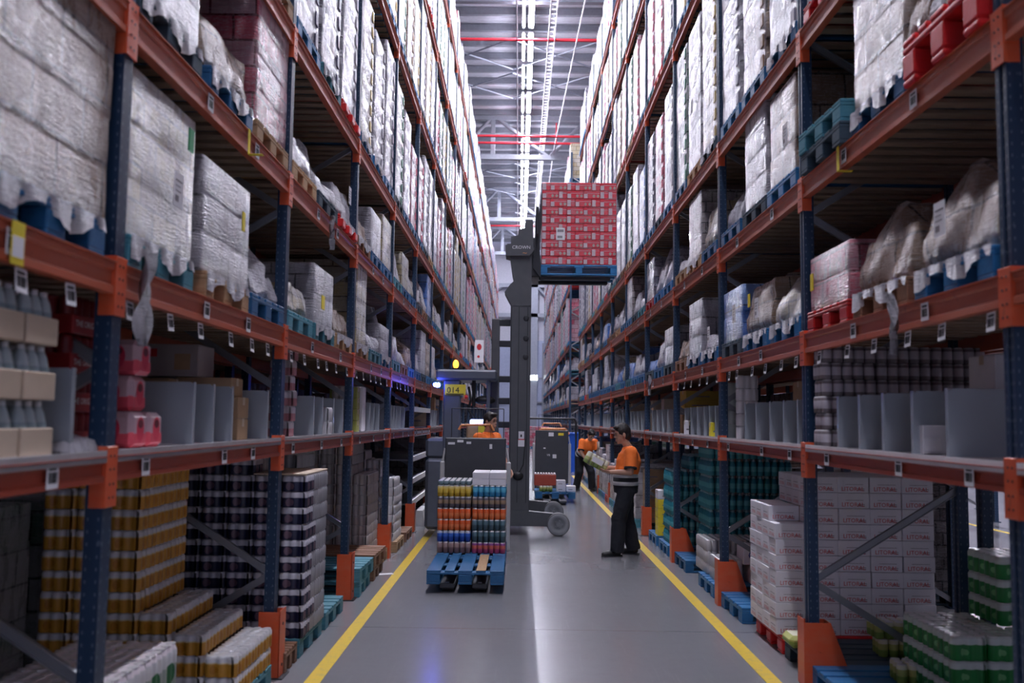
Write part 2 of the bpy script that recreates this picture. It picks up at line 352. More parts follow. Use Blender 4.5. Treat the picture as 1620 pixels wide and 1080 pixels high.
struct(MB().box(-14, 24, FARY-.02, FARY+.3, 0, 8.4).build('wall_far_lower', 'wall lower blue grey'))
struct(MB().box(-14.3, -14, -8, FARY, 0, ROOF).build('wall_left', 'left wall grey'))
struct(MB().box(24, 24.3, -8, FARY, 0, ROOF).build('wall_right', 'wall panel grey'))
struct(MB().box(-14, 24, -8.3, -8, 8.5, ROOF).box(-14, -2.2, -8.3, -8, 0, 8.5).box(3.4, 24, -8.3, -8, 0, 8.5).build('wall_rear', 'wall panel grey'))  # unseen; gap added so world light fills the near bays
b = MB()
for z in (13.0, 10.5): b.box(-6, 6, FARY-.6, FARY-.3, z-.16, z+.16)
for x in (-4.5, 1.2, 5.2): b.box(x-.28, x+.28, FARY-.6, FARY-.05, 0, ROOF)
for x0, x1, za, zb in ((1.4, 3.6, 12.9, 10.5), (-4.3, -1.6, 10.5, 12.9), (3.2, 5.0, 10.5, 12.9)):
    b.tube([(x0, FARY-.45, za), (x1, FARY-.45, zb)], .14, 6)
struct(b.build('trim_60', 'truss steel'))
b = MB()
for x in (-.4, 1.9, 3.4): b.box(x, x+.12, FARY-.25, FARY-.05, 0, 8.2)
for z in (3.2, 5.2): b.box(-4, 5, FARY-.22, FARY-.06, z, z+.12)
struct(b.build('trim_61', 'purlin steel'))
# roof trusses across the aisle
for i, y in enumerate((30.2, 44, 58, 70)):
    b = MB(); zb, zt = 14.35, 16.25
    if i == 0: zb = 15.8
    b.box(-8, 9, y-.11, y+.11, zb-.12, zb+.12); b.box(-8, 9, y-.11, y+.11, zt-.1, zt+.1)
    if i:
        for x in (-6.0, -1.4, 3.2, 7.8): b.box(x-.1, x+.1, y-.1, y+.1, zb, zt)
        for x in (-6.0, -1.4, 3.2): b.tube([(x+.2, y, zt), (x+2.7, y, zb)], .1, 6); b.tube([(x+2.7, y, zb), (x+4.5, y, zt)], .1, 6)
    struct(b.build('trim_%d' % (70+i), 'purlin steel' if i < 2 else 'truss steel'))
b = MB()
for j, y in enumerate((33.2, 36.6, 50, 54, 62)):
    for x in (-7.2, -3.8, -.4, 3.0):
        b.tube([(x, y, 15.7), (x+3.4, y+3.0, 15.7)], .035, 5); b.tube([(x+3.4, y, 15.7), (x, y+3.0, 15.7)], .035, 5)
struct(b.build('trim_80', 'truss steel'))
# red sprinkler pipes
for i, (y, z, lab) in enumerate([(31.6, 15.0, 'red sprinkler pipe crossing the roof, nearest one to the camera'), (42.4, 14.9, 'red sprinkler pipe crossing the roof just before the second truss'), (43.5, 14.9, 'red sprinkler pipe crossing the roof close under the second truss'), (63, 15.0, 'red sprinkler pipe crossing the roof, farthest one')]):
    t = thing('sprinkler_pipe', lab, 'pipe', (0, y, z))
    MB().cyl((-7, 0, 0), (8, 0, 0), .06, n=8).build('pipe_run', 'red pipe paint', t)
    if i == 0: MB().cyl((2.62, 0, -1.6), (2.62, 0, 0), .05, n=8).build('drop_pipe', 'red pipe paint', t)
    if i == 2: MB().cyl((1.62, 0, 0), (1.62, 0, 1.0), .03, n=8).build('riser_pipe', 'red pipe paint', t)
t = thing('cable_tray', 'long pale cable tray hanging under the roof right of the strip lights', 'cable tray', (.98, 26, 15.0))
b = MB(); L = 48
for x in (-.11, .11): b.box(x-.015, x+.015, 0, L, -.05, .05)
for i in range(int(L/.35)): b.box(-.11, .11, i*.35, i*.35+.05, -.02, .02)
b.build('ladder_tray', 'white', t)
for i in range(20): MB().cyl((.1, i*2.4+1, 0), (.1, i*2.4+1, 1.6), .012, n=5).build('hanger', 'truss steel', t)
tag(MB().tube([(1.95, 27, 14.9), (1.55, 44, 14.9), (1.5, 60, 14.9)], .022, 6).build('conduit', 'white'), 'thin white conduit slanting along the roof right of the tray', 'conduit')
tag(MB().tube([(-.22, 27, 15.0), (-.22, 72, 15.0)], .025, 6).build('conduit', 'white'), 'thin white conduit running straight left of the strip lights', 'conduit')
# strip lights
MATS['lamp'] = emit('strip lamp light', LAMP_COL, LAMP_STRENGTH); MATS['lamp2'] = emit('thin lamp light', LAMP_COL, LAMP_STRENGTH)
def strip(wd, L, em):
    hb = MB().box(-wd/2-.02, wd/2+.02, 0, L, .02, .09).mesh('housing', ['white']); tb = MB().box(-wd/2, wd/2, .03, L-.03, -.035, .02).mesh('diffuser', [em]); return hb, tb, MB().cyl((0, .3, .09), (0, .3, 1.12), .008, n=5).cyl((0, L-.3, .09), (0, L-.3, 1.12), .008, n=5).mesh('hanger', ['truss steel'])
wide, thin = strip(.15, 2.45, 'lamp'), strip(.06, 2.45, 'lamp2')
ORD = ['first', 'second', 'third', 'fourth', 'fifth', 'sixth', 'seventh', 'eighth', 'ninth', 'tenth', 'eleventh', 'twelfth', 'thirteenth', 'fourteenth', 'fifteenth', 'sixteenth', 'seventeenth', 'eighteenth', 'nineteenth', 'twentieth']
def lamp_at(kind, x, y, z, lab, grp, hang=True):
    t = thing('strip_light', lab, 'light', (x, y, z), 0, grp); link('housing', kind[0], t); link('diffuser', kind[1], t)
    if hang: link('hanger', kind[2], t)
for i in range(25):
    y = -1+i*3.05
    lamp_at(wide, .27, y, 15.6, 'wide glowing strip light in the right hand roof row above the aisle', 'wide strip lights')
    lamp_at(thin, .01, y, 15.6, 'thin glowing strip light in the left hand roof row above the aisle', 'thin strip lights')
for x in (6.4, 13):
    for i in range(9 if x > 0 else 5): lamp_at(wide, x, 2+i*8, 15.6, 'strip light over a neighbouring aisle beyond the racks', 'strip lights over neighbouring aisles')
for x, y, z in ((9.4, 15, 3.4), (9.4, 19, 3.4), (9.4, 23, 3.4)): lamp_at(thin, x, y, z, 'low strip light glimpsed through the right rack', 'low strip lights', False)
t = thing('wall_lamp', 'small glaring floodlight high on the far wall', 'light', (1.2, FARY-.8, 5.3))
MB().box(-.25, .25, 0, .2, -.2, .2).build('housing', 'dark steel', t); MB().box(-.3, .3, -.03, 0, -.22, .18).build('lens', emit('flood', (.9, .95, 1, 1), 12.), t)
# ---------------------------------------------------------------- racks
def post_mesh(h):
    b = MB(); w_, d_ = .046, .036        # C section with a shallow front groove
    pr = [(-d_, -w_), (d_, -w_), (d_, w_), (-d_, w_), (-d_, .016), (-d_+.014, .012), (-d_+.014, -.012), (-d_, -.016)]
    b.prism(pr, 0, h, 'z'); b.box(-.07, .07, -.065, .065, 0, .012)
    return b.mesh('post', ['post'])
def beam_mesh(h, L=2.7):
    b = MB(); t = .05; e = h/2
    pr = [(0, -e), (0, -e*.55), (.012, -e*.42), (.012, e*.42), (0, e*.55), (0, e), (-.012, e), (-.012, e+.004), (t, e+.004), (t, -e)]
    b.prism([(u-.012, v) for u, v in pr], 0, L, 'y'); return b.mesh('beam', ['beam orange' if h > .12 else 'shelf beam orange'])
def conn_mesh(h=.25):
    b = MB(); b.cham(-.018, -.010, .002, .058, -h*.5, h*.5, .003, 0); b.box(-.018, .05, .052, .058, -h*.5, h*.5, 0)
    for z in (-.085, -.03, .03, .085):
        b.cyl((-.020, .022, z), (-.015, .022, z), .006, n=6, m=1)
    return b.mesh('beam_connector', ['orange', 'dark steel'])
def label_mesh(w=.085, h=.09):
    b = MB().box(-.002, 0, -w/2, w/2, -h/2, h/2, 0); x = -w*.38
    rr = random.Random(3)
    while x < w*.36:
        s = rr.choice((.002, .003, .005)); b.box(-.003, -.002, x, x+s, -h*.28, h*.16, 1); x += s+rr.choice((.002, .003, .004))
    b.box(-.003, -.002, -w*.36, w*.30, h*.24, h*.36, 1); return b.mesh('barcode_label', ['paper', 'black'])
POSTH = {12.05: post_mesh(12.05)}
BEAM = {'.13': beam_mesh(.13), '.10': beam_mesh(.10)}; CONN = conn_mesh(); CONNF = CONN.copy()
for v_ in CONNF.vertices: v_.co.y = -v_.co.y
CONNF.flip_normals(); CONNF.update()
BAR = label_mesh(); HANG = label_mesh(.075, .085)
DB = MB()
for j in range(15): DB.box(.06, 1.02, .03+j*.18, .13+j*.18, -.022, 0)
DECKB = DB.mesh('deck_boards', ['deck timber'])
DL = MB().box(-.03, 1.0, 0, 2.7, .0, .022, 0)
for j in range(2): DL.box(-.048, -.028, 0, 2.7, -.020, .028, 0)
DECKL = DL.mesh('shelf_deck', ['shelf deck grey'])
def brace_pts(h):
    pts = []; n = 0
    while True:
        zr, zf = .06+1.3*n, .70+1.3*n
        if zf > h-.2: break
        pts += [(1.05, zr), (0, zf)]; n += 1
    return pts
BR = MB(); bp = brace_pts(12)
for (a, za), (c, zc) in zip(bp, bp[1:]):
    d = Vector((c-a, 0, zc-za)); L_ = d.length; T = Matrix.Translation((a, 0, za)) @ Matrix.Rotation(-math.atan2(zc-za, c-a), 4, 'Y')
    BR.box(0, L_, -.006, .012, -.024, .024, 0, T); BR.box(0, L_, -.02, .012, .020, .024, 0, T); BR.box(0, L_, -.02, .012, -.024, -.020, 0, T)
    BR.cyl((c, -.035, zc), (c, .03, zc), .014, n=8, m=0)
BRACE = BR.mesh('brace', ['grey galvanised steel'])
def guard_mesh(sloped):
    b = MB()
    if sloped:
        b.prism([(-.075, 0), (.26, 0), (.10, .43), (-.075, .43)], -.075, -.069, 'y', 0); b.prism([(-.075, 0), (.26, 0), (.10, .43), (-.075, .43)], .069, .075, 'y', 0)
        b.box(-.081, -.075, -.075, .075, 0, .45, 0)
        b.prism([(.26, 0), (.266, 0), (.106, .43), (.10, .43)], -.075, .075, 'y', 0)
    else:
        b.box(-.09, -.084, -.08, .08, 0, .46, 0); b.box(-.09, .06, -.08, -.074, 0, .45, 0); b.box(-.09, .06, .074, .08, 0, .45, 0); b.box(-.12, .09, -.10, .10, 0, .008, 1)
        for z in (.08, .36): b.cyl((-.094, 0, z), (-.088, 0, z), .012, n=6, m=1)
    return b.mesh('foot_guard', ['orange', 'dark steel'])
GS, GN = guard_mesh(True), guard_mesh(False)
def flip(me):
    m2 = me.copy(); 
    for v in m2.vertices: v.co.x = -v.co.x
    m2.flip_normals(); m2.update(); return m2
_FL = {}
def sd(me, side):
    if side > 0: return me
    if me.name not in _FL: _FL[me.name] = flip(me)
    return _FL[me.name]
def merged(parts):
    """parts: (mesh, (x,y,z)) -> one mesh"""
    vs, fs, mi, mats = [], [], [], []
    for me, l in parts:
        b = len(vs); mp = []
        for m in me.materials:
            if m not in mats: mats.append(m)
            mp.append(mats.index(m))
        vs += [(v.co.x+l[0], v.co.y+l[1], v.co.z+l[2]) for v in me.vertices]
        for p in me.polygons: fs.append(tuple(b+i for i in p.vertices)); mi.append(mp[p.material_index] if mp else 0)
    me = bpy.data.meshes.new('merged'); me.from_pydata(vs, [], fs)
    for m in mats: me.materials.append(m)
    me.polygons.foreach_set('material_index', mi); me.update(); return me
def box_mesh(x0, x1, y0, y1, z0, z1, m): return MB().box(x0, x1, y0, y1, z0, z1).mesh('m', [m])
def rack(lab, side, X, k0, k1, near=True, l1=True, sloped=(), ysh=0.0, single=False, levels=LV, tall=12.05):
    t = thing('pallet_rack', lab, 'rack', (side*X, yk(max(k0, 0))+ysh, 0)); oy = yk(max(k0, 0))
    pm = POSTH[12.05]; rows = ((0, 1.05),) if single else ((0, 1.05), (1.22, 2.27))
    far = {'post': [], 'beam': [], 'brace': []}
    for k in range(k0, k1+1):
        y = yk(k)-oy
        for r, (a, b) in enumerate(rows):
            for c, x in enumerate((a, b)):
                if near and k <= 10: link('post', pm, t, (side*x, y, 0))
                else: far['post'].append((pm, (side*x, y, 0)))
            if near and k <= 8: link('brace', sd(BRACE, side), t, (side*a, y, 0))
            else: far['brace'].append((sd(BRACE, side), (side*a, y, 0)))
        if near and k <= 7 or (near and side > 0 and k <= 10): link('foot_guard', sd(GS if k in sloped else GN, side), t, (0, y, 0))
        if k == k1: continue
        for i, z in enumerate(levels):
            bm = BEAM['.10' if i == 0 and l1 else '.13']
            for r, (a, b) in enumerate(rows):
                for c, x in enumerate((a-.03, b+.03)):
                    ss = side if c == 0 else -side
                    if near and r == 0 and c == 0 and k <= 9:
                        o = link('beam', sd(bm, ss), t, (side*x, y+.05, z))
                        if k <= 6:
                            link('beam_connector', sd(CONN, ss), o, (0, -.055, -.03)); q = link('beam_connector', sd(CONNF, ss), o, (0, 2.755, -.03)); 
                            if i < 3 and k <= 4:
                                for u in ((.35, 1.25, 2.2) if i == 0 else (.9, 1.9)):
                                    link('barcode_label', sd(BAR, side), o, (side*-.0145, u+R.uniform(-.2, .2), -.0), (0, 0, 0))
                            if i == 1 and k <= 3 and side < 0 or (i == 1 and side > 0 and k < 3):
                                for u in (.15, .6, 1.05, 1.5, 1.95, 2.4): link('hanging_label', sd(HANG, side), o, (side*.0, u+R.uniform(-.08, .08), -.115), (R.uniform(-.08, .08), side*.1, 0))
                    elif r == 0 or i < 5: far['beam'].append((sd(bm, ss), (side*x, y+.05, z)))
                    if c == 0 and i > 0 and r == 0 and near and k <= 9: link('deck_boards', sd(DECKB, side), t, (side*a, y+.05, z+.055))
                    elif c == 0 and i > 0 and r == 1 and k <= 6: far['beam'].append((sd(DECKB, side), (side*a, y+.05, z+.055)))
            if i == 0 and l1 and not (side < 0 and k == 4): link('shelf_deck', sd(DECKL, side), t, (0, y+.05, z+.05))
    for n, L_ in far.items():
        if L_: tag(link(n, merged(L_), t), kind='stuff')
    return t
rl = rack('long blue and orange pallet rack along the left side of the aisle', -1, W_L, -1, 24, sloped=(3,))
rr = rack('long blue and orange pallet rack along the right side of the aisle', 1, W_R, -1, 10, sloped=(0, 1, 2, 3))
rf = rack('far blue and orange pallet rack on the right beyond the cross passage', 1, W_R-.15, 12, 25, near=False, ysh=-2.3)
rn = rack('rack on the far side of the next aisle behind the right rack', 1, 9.0, 1, 14, near=False, single=True, l1=False)
# flow shelves of bay 4 on the left
for z in (.45, .8, 1.15, 1.55, 1.95):
    o = MB().box(-.04, .04, 0, 2.7, -.04, .04).build('flow_shelf_rail', 'shelf deck grey', rl, (.0, yk(4)-yk(0)+.05, z))
    MB().box(-1.0, 0, 0, 2.7, -.03, -.01).build('flow_shelf', 'grey galvanised steel', rl, (.0, yk(4)-yk(0)+.05, z))
# yellow tag and stickers on beams
for (x, y, z) in ((-1.672, 3.05, 2.36),): tag(MB().box(0, .003, -.04, .04, -.075, .07, 1).box(.003, .004, -.035, .035, -.05, .02, 0).build('beam_sticker', ['paper', 'yellow label'], rl, (.055, 3.05-3.878, 2.364)))
tag(MB().box(-.07, -.066, -.02, .02, -.09, .07).box(-.07, .02, -.02, .02, -.09, -.086).build('tape_mark', 'yellow label', rl, (.125, 1.7, 3.478)))
tag(MB().box(-.07, -.066, -.02, .02, -.09, .07).box(-.07, .02, -.02, .02, -.09, -.086).build('tape_mark', 'yellow label', rr, (0, 1.93, 3.478)))
# ---------------------------------------------------------------- pallets
def pallet_mesh(kind, w=.8, d=1.16, end='x'):
    """origin at bottom centre; long side along x (goes into the rack), short side along y"""
    b = MB(); m = 0; hx, hy = d/2, w/2
    def bx(*a): b.cham(*a, .004 if kind != 'red' else .008, 0)
    for x in (-hx, -.05, hx-.1):
        for y in (-hy, -.07, hy-.14 if kind != 'red' else hy-.14): bx(x, x+.1 if kind != 'red' else x+.13, y, y+.14, .022, .1)
    for y in (-hy, -.07, hy-.14): bx(-hx, hx, y, y+.14, 0, .022)
    for x in (-hx, -.07, hx-.145): bx(x, x+.145, -hy, hy, .1, .122)
    for i in range(5): ww = .145 if i in (0, 2, 4) else .1; y = -hy+ww/2+(w-.145)*i/4 if i in (0, 4) else -hy+.0725+(w-.145)*i/4; y = -hy+.0725+(w-.145)*i/4; bx(-hx, hx, y-ww/2, y+ww/2, .122, .144)
    return b.mesh('pallet', [PAL[kind]])
PM = {k: pallet_mesh(k) for k in PAL}
PMY = pallet_mesh('blue')
# ---------------------------------------------------------------- wrapped goods
def goods_tall(seed, h, w=.80, d=1.12, course=.24, amp=.005):
    vs, fs = [], []; per = []; hx, hy, r = d/2, w/2, .03
    for (cx, cy, a0) in ((hx-r, hy-r, 0), (-hx+r, hy-r, 90), (-hx+r, -hy+r, 180), (hx-r, -hy+r, 270)):
        for a in (0, 45, 90): t = math.radians(a0+a); per.append((cx+r*math.cos(t), cy+r*math.sin(t), math.cos(t), math.sin(t)))
        nx_ = {0: (-hx+r, hy), 90: (-hx, -hy+r), 180: (hx-r, -hy), 270: (hx, hy-r)}[a0]; x0, y0 = per[-1][:2]; n = 6 if a0 in (0, 180) else 5
        for j in range(1, n): per.append((x0+(nx_[0]-x0)*j/n, y0+(nx_[1]-y0)*j/n, per[-j][2] if j == 1 else per[-1][2], per[-1][3]))
    nc = max(2, round(h/course)); ch = h/nc; rings = []
    rr_ = random.Random(seed); tilt = rr_.uniform(-.02, .02)
    for c in range(nc):
        o = rr_.uniform(-.01, .01)
        for f, ins in ((.0, -.003), (.04, 0), (.5, .001), (.96, 0)): rings.append((c*ch+f*ch, ins, o))
    rings += [(h-.006, -.001, 0), (h, -.012, 0)]
    for z, ins, o in rings:
        for (x, y, nx, ny) in per:
            q = noise.noise(Vector((x*2.5+seed*7, y*2.5, z*2.5)))*amp*.9+noise.noise(Vector((x*9+seed*3, y*9, z*7)))*amp*.45+ins
            vs.append((x+nx*q, y+ny*q+o+tilt*z*.5, z))
    n = len(per)
    for k in range(len(rings)-1): fs += [(k*n+i, k*n+(i+1) % n, (k+1)*n+(i+1) % n, (k+1)*n+i) for i in range(n)]
    fs.append(tuple(range(n-1, -1, -1))); b = (len(rings)-1)*n
    c0 = len(vs); vs.append((0, 0, h+.012)); fs += [(b+i, b+(i+1) % n, c0) for i in range(n)]
    return vs, fs
def goods_lump(seed, h, w=.78, d=1.08):
    rr_ = random.Random(seed); nx, ny, nz = 16, 12, 6; hx, hy = d/2, w/2
    bx = [(-1, 1, -1, 1, rr_.uniform(.3, .6))]
    for _ in range(rr_.randint(3, 6)):
        a, c = rr_.uniform(-1, .3), rr_.uniform(-1, .3); bx.append((a, a+rr_.uniform(.5, 1.1), c, c+rr_.uniform(.5, 1.0), rr_.uniform(.5, 1.0)))
    def H0(u, v): return max([b[4] for b in bx if b[0] <= u <= b[1] and b[2] <= v <= b[3]] or [.2])
    g = [[H0(-1+2*i/nx, -1+2*j/ny) for j in range(ny+1)] for i in range(nx+1)]
    mxh = max(max(r) for r in g)
    for _ in range(1):
        g = [[(g[i][j]*2+sum(g[min(max(i+a, 0), nx)][min(max(j+b, 0), ny)] for a, b in ((1, 0), (-1, 0), (0, 1), (0, -1))))/6 for j in range(ny+1)] for i in range(nx+1)]
    vs, fs, ix = [], [], {}
    def P(i, j, k):
        key = (i, j, k)
        if key in ix: return ix[key]
        u, v = -1+2*i/nx, -1+2*j/ny; z = h*g[i][j]/mxh*k/nz
        sq = 1-.09*(k/nz)**1.5-(.03 if k == 0 else 0); x, y = u*hx*sq, v*hy*sq
        q = Vector((x*5+seed*5, y*5, z*5)); e = .03+.01*(k/nz)
        dv = noise.noise_vector(q)*e+noise.noise_vector(q*3)*.016
        if k == 0: dv.z = 0
        ix[key] = len(vs); vs.append((x+dv.x, y+dv.y, max(0, z+dv.z*.8))); return ix[key]
    for i in range(nx):
        for j in range(ny):
            fs.append((P(i, j, nz), P(i+1, j, nz), P(i+1, j+1, nz), P(i, j+1, nz))); fs.append((P(i, j, 0), P(i, j+1, 0), P(i+1, j+1, 0), P(i+1, j, 0)))
    for k in range(nz):
        for i in range(nx): fs.append((P(i, 0, k), P(i+1, 0, k), P(i+1, 0, k+1), P(i, 0, k+1))); fs.append((P(i+1, ny, k), P(i, ny, k), P(i, ny, k+1), P(i+1, ny, k+1)))
        for j in range(ny): fs.append((P(0, j+1, k), P(0, j, k), P(0, j, k+1), P(0, j+1, k+1))); fs.append((P(nx, j, k), P(nx, j+1, k), P(nx, j+1, k+1), P(nx, j, k+1)))
    return vs, fs
_G = {}
def goods(style, seed, h, mat, w=.8, sm=True):
    key = (style, seed % 4, round(h*8), mat, round(w, 1))
    if key not in _G:
        hh = round(h*8)/8
        vs, fs = goods_tall(seed % 4, hh, w) if style == 'tall' else goods_lump(seed % 4+int(hh*10), hh, w)
        b = MB(); b.add(vs, fs, 0, sm); ms = [mat]
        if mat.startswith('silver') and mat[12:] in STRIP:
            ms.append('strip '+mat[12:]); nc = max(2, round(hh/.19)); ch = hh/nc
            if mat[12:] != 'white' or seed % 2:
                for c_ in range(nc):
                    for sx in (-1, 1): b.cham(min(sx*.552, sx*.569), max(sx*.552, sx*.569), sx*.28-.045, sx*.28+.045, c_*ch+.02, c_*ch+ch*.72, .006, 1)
        _G[key] = b.mesh('wrapped_goods', ms)
    return _G[key]
SKv, SKf = [], []
def skirt_mesh():
    b = MB(); rr_ = random.Random(5); n = 26; pts = []
    for i in range(n+1):
        y = -.39+.78*i/n; dz = -.055-.035*math.sin(i*.42+1)-.008*rr_.random(); pts.append((.585+.006*math.sin(i*2.1), y, .15, dz+.13))
    vs = [(x, y, z) for x, y, z, z2 in pts]+[(x+.012*math.sin(i), y, z2) for i, (x, y, z, z2) in enumerate(pts)]
    b.add(vs, [(i, i+1, n+2+i, n+1+i) for i in range(n)], 0, True); return b.mesh('film_skirt', ['loose film'])
SKIRT = skirt_mesh()
PLAB = MB().box(.0, .002, -.06, .06, -.085, .085, 0).box(.002, .003, -.045, .045, .04, .048, 1).box(.002, .003, -.045, .02, .015, .02, 1).box(.002, .003, -.045, .03, -.01, -.005, 1).box(.002, .003, -.045, .0, -.06, -.03, 1).mesh('delivery_note', ['paper', 'print grey'])
TIER = ['first', 'second', 'third', 'fourth', 'fifth', 'sixth', 'top']; SLOT = ['near', 'middle', 'far']; count = 0
MAXW = 296
def wrapped(side, tier, k, slot, style, h, mat, pal, yc=None, w=.8, seed=None, note=False, skirt=False, look=None, dx=0, rz=0, X=None):
    global count
    seed = R.randint(0, 99) if seed is None else seed
    X = (W_L if side < 0 else W_R) if X is None else X
    y = yk(k)+.5+.9*slot if yc is None else yc; z = LV[tier]+.0695; x = side*(X-.07+.61+dx)
    place = 'nearest' if k < 0 else ORD[k]
    sz = 'tall' if h > 1.25 else 'low' if h < .5 else 'mid-height'
    lab = '%s %s film-wrapped load on %s pallet, %s rack %s tier, %s bay, %s slot' % (sz, look or FW[mat], PALW[pal], 'left' if side < 0 else 'right', TIER[tier], place, SLOT[slot])
    lab = lab.replace('film-wrapped load', 'wrapped load' if not look else 'load')
    t = thing('wrapped_pallet', lab, 'wrapped pallet', (x, y, z), rz, 'wrapped pallet loads on the racks'); count += 1
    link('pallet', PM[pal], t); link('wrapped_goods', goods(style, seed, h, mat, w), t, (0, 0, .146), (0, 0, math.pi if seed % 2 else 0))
    if skirt: link('film_skirt', SKIRT, t, (0, 0, 0), (0, 0, math.pi if side > 0 else 0))
    if note: link('delivery_note', PLAB, t, (-side*.578, R.uniform(-.15, .15), .146+h*.45), (0, 0, math.pi if side > 0 else 0))
    return t
TALLM = ['silvershade white']*5+['silvershade dark courses']*3+['silvershade cream']*2+['silvershade pink']*3+['silvershade green']*2+['silvershade blue', 'silvershade carton']  # film copies darkened in colour against the strong lamp light up high
LOWM = ['film white']*5+['film cream', 'film cans', 'film carton', 'film white', 'film white dark courses', 'film blue']
PC = ['blue']*5+['teal', 'teal', 'wood', 'brown', 'red', 'dark']
near = {
 (-1, 1, 0): [('tall', .72, 'film cream', 'teal', 4.36, .86), ('tall', .68, 'film white', 'wood', 5.35, .9), ('lump', .42, 'film white', 'blue', 6.22, .7)],
 (-1, 1, 1): [('lump', .36, 'film cream', 'teal', 7.15, .7), ('tall', .50, 'film white', 'teal', 8.05, .8), ('lump', .34, 'film carton', 'wood', 8.95, .7)],
 (-1, 1, 2): [('tall', .82, 'film cream', 'wood', 9.98, .62), ('lump', .45, 'film white', 'teal', 10.9, .8), ('tall', .40, 'film white', 'blue', 11.75, .8)],
 (-1, 2, 0): [('tall', .92, 'film white', 'dark', 4.36, .82), ('lump', .55, 'film carton', 'blue', 5.30, .8), ('tall', .82, 'film pink', 'wood', 6.2, .8)],
 (-1, 2, 1): [('lump', .42, 'film white', 'wood', 7.15, .7), ('lump', .55, 'film white', 'dark', 8.05, .8), ('lump', .62, 'film white', 'red', 8.95, .8)],
 (-1, 2, 2): [('lump', .6, 'film carton', 'brown', 9.95, .8), ('tall', .55, 'film white', 'blue', 10.85, .8), ('tall', .68, 'film cream', 'blue', 11.75, .8)],
 (-1, 3, 0): [('tall', 1.75, 'silvershade white', 'dark', 4.36, .8), ('tall', 1.8, 'silvershade white', 'dark', 5.3, .8), ('tall', 1.7, 'silvershade white', 'wood', 6.2, .8)],
 (-1, 3, 1): [('tall', 1.88, 'silvershade dark courses', 'blue', 7.15, .8), ('tall', 1.95, 'silvershade dark courses', 'teal', 8.05, .8), ('tall', 1.9, 'silvershade white', 'red', 8.95, .8)],
 (-1, 3, 2): [('tall', 1.62, 'silvershade cream', 'blue', 9.95, .8), ('tall', 1.5, 'silvershade white', 'blue', 10.85, .8), ('tall', 1.7, 'silvershade white', 'blue', 11.75, .8)],
 (-1, 3, 3): [('tall', 1.6, 'silvershade green', 'dark', 12.75, .8), ('tall', 1.5, 'silvershade white', 'blue', 13.65, .8), ('tall', 1.3, 'silvershade pink', 'blue', 14.55, .8)],
 (1, 1, 0): [('lump', .48, 'film carton', 'blue', 4.38, .78), ('lump', .48, 'film carton', 'brown', 5.27, .78), ('tall', .40, 'film pink', 'red', 6.17, .8)],
 (1, 1, 1): [('lump', .36, 'film cream', 'blue', 7.15, .8), ('lump', .45, 'film carton', 'blue', 8.05, .8), ('tall', .55, 'film blue', 'dark', 8.95, .8)],
 (1, 2, 0): [None, ('tall', .82, 'film carton', 'blue', 5.25, .8), None],
 (1, 2, 1): [('tall', .72, 'film carton', 'blue', 7.2, .74), ('tall', .85, 'film white', 'dark', 8.05, .76), ('lump', .35, 'film white', 'blue', 8.95, .7)],
 (1, 2, 2): [('lump', .45, 'film cream', 'blue', 9.98, .7), ('tall', .78, 'film cans', 'wood', 10.85, .8), ('lump', .40, 'film white', 'wood', 11.75, .8)],
 (1, 3, 0): [('tall', 1.9, 'silvershade white', 'dark', 4.38, .8), ('tall', 1.9, 'silvershade carton', 'blue', 5.27, .8), ('tall', 1.9, 'silvershade white', 'red', 6.17, .8)],
 (1, 3, 1): [('tall', 1.9, 'silvershade white', 'blue', 7.15, .8), ('tall', 1.95, 'silvershade carton', 'blue', 8.05, .8), ('tall', 1.9, 'silvershade white', 'blue', 8.95, .8)],
 (1, 3, 2): [('tall', 1.88, 'silvershade cream', 'dark', 9.98, .8), ('tall', 1.7, 'silvershade white', 'wood', 10.85, .8), ('tall', 1.75, 'silvershade green', 'blue', 11.75, .8)],
 (1, 3, 3): [('tall', 1.6, 'silvershade white', 'blue', 12.75, .8), ('tall', 1.5, 'silvershade pink', 'dark', 13.65, .8), ('tall', 1.55, 'silvershade dark courses', 'blue', 14.55, .8)],
}
def rnd(side, tier, k):
    if tier in (1, 2):
        h = R.choice((.35, .45, .5, .6, .7)) if tier == 1 else R.choice((.4, .5, .65, .75, .8)); st = 'lump' if R.random() < .7 else 'tall'; return st, h, R.choice(LOWM), R.choice(PC)
    h = R.uniform(1.3, 1.9) if tier in (3, 4) else R.uniform(1.25, 1.6) if tier == 5 else R.uniform(.95, 1.45)
    return 'tall', h, R.choice(TALLM), R.choice(PC)
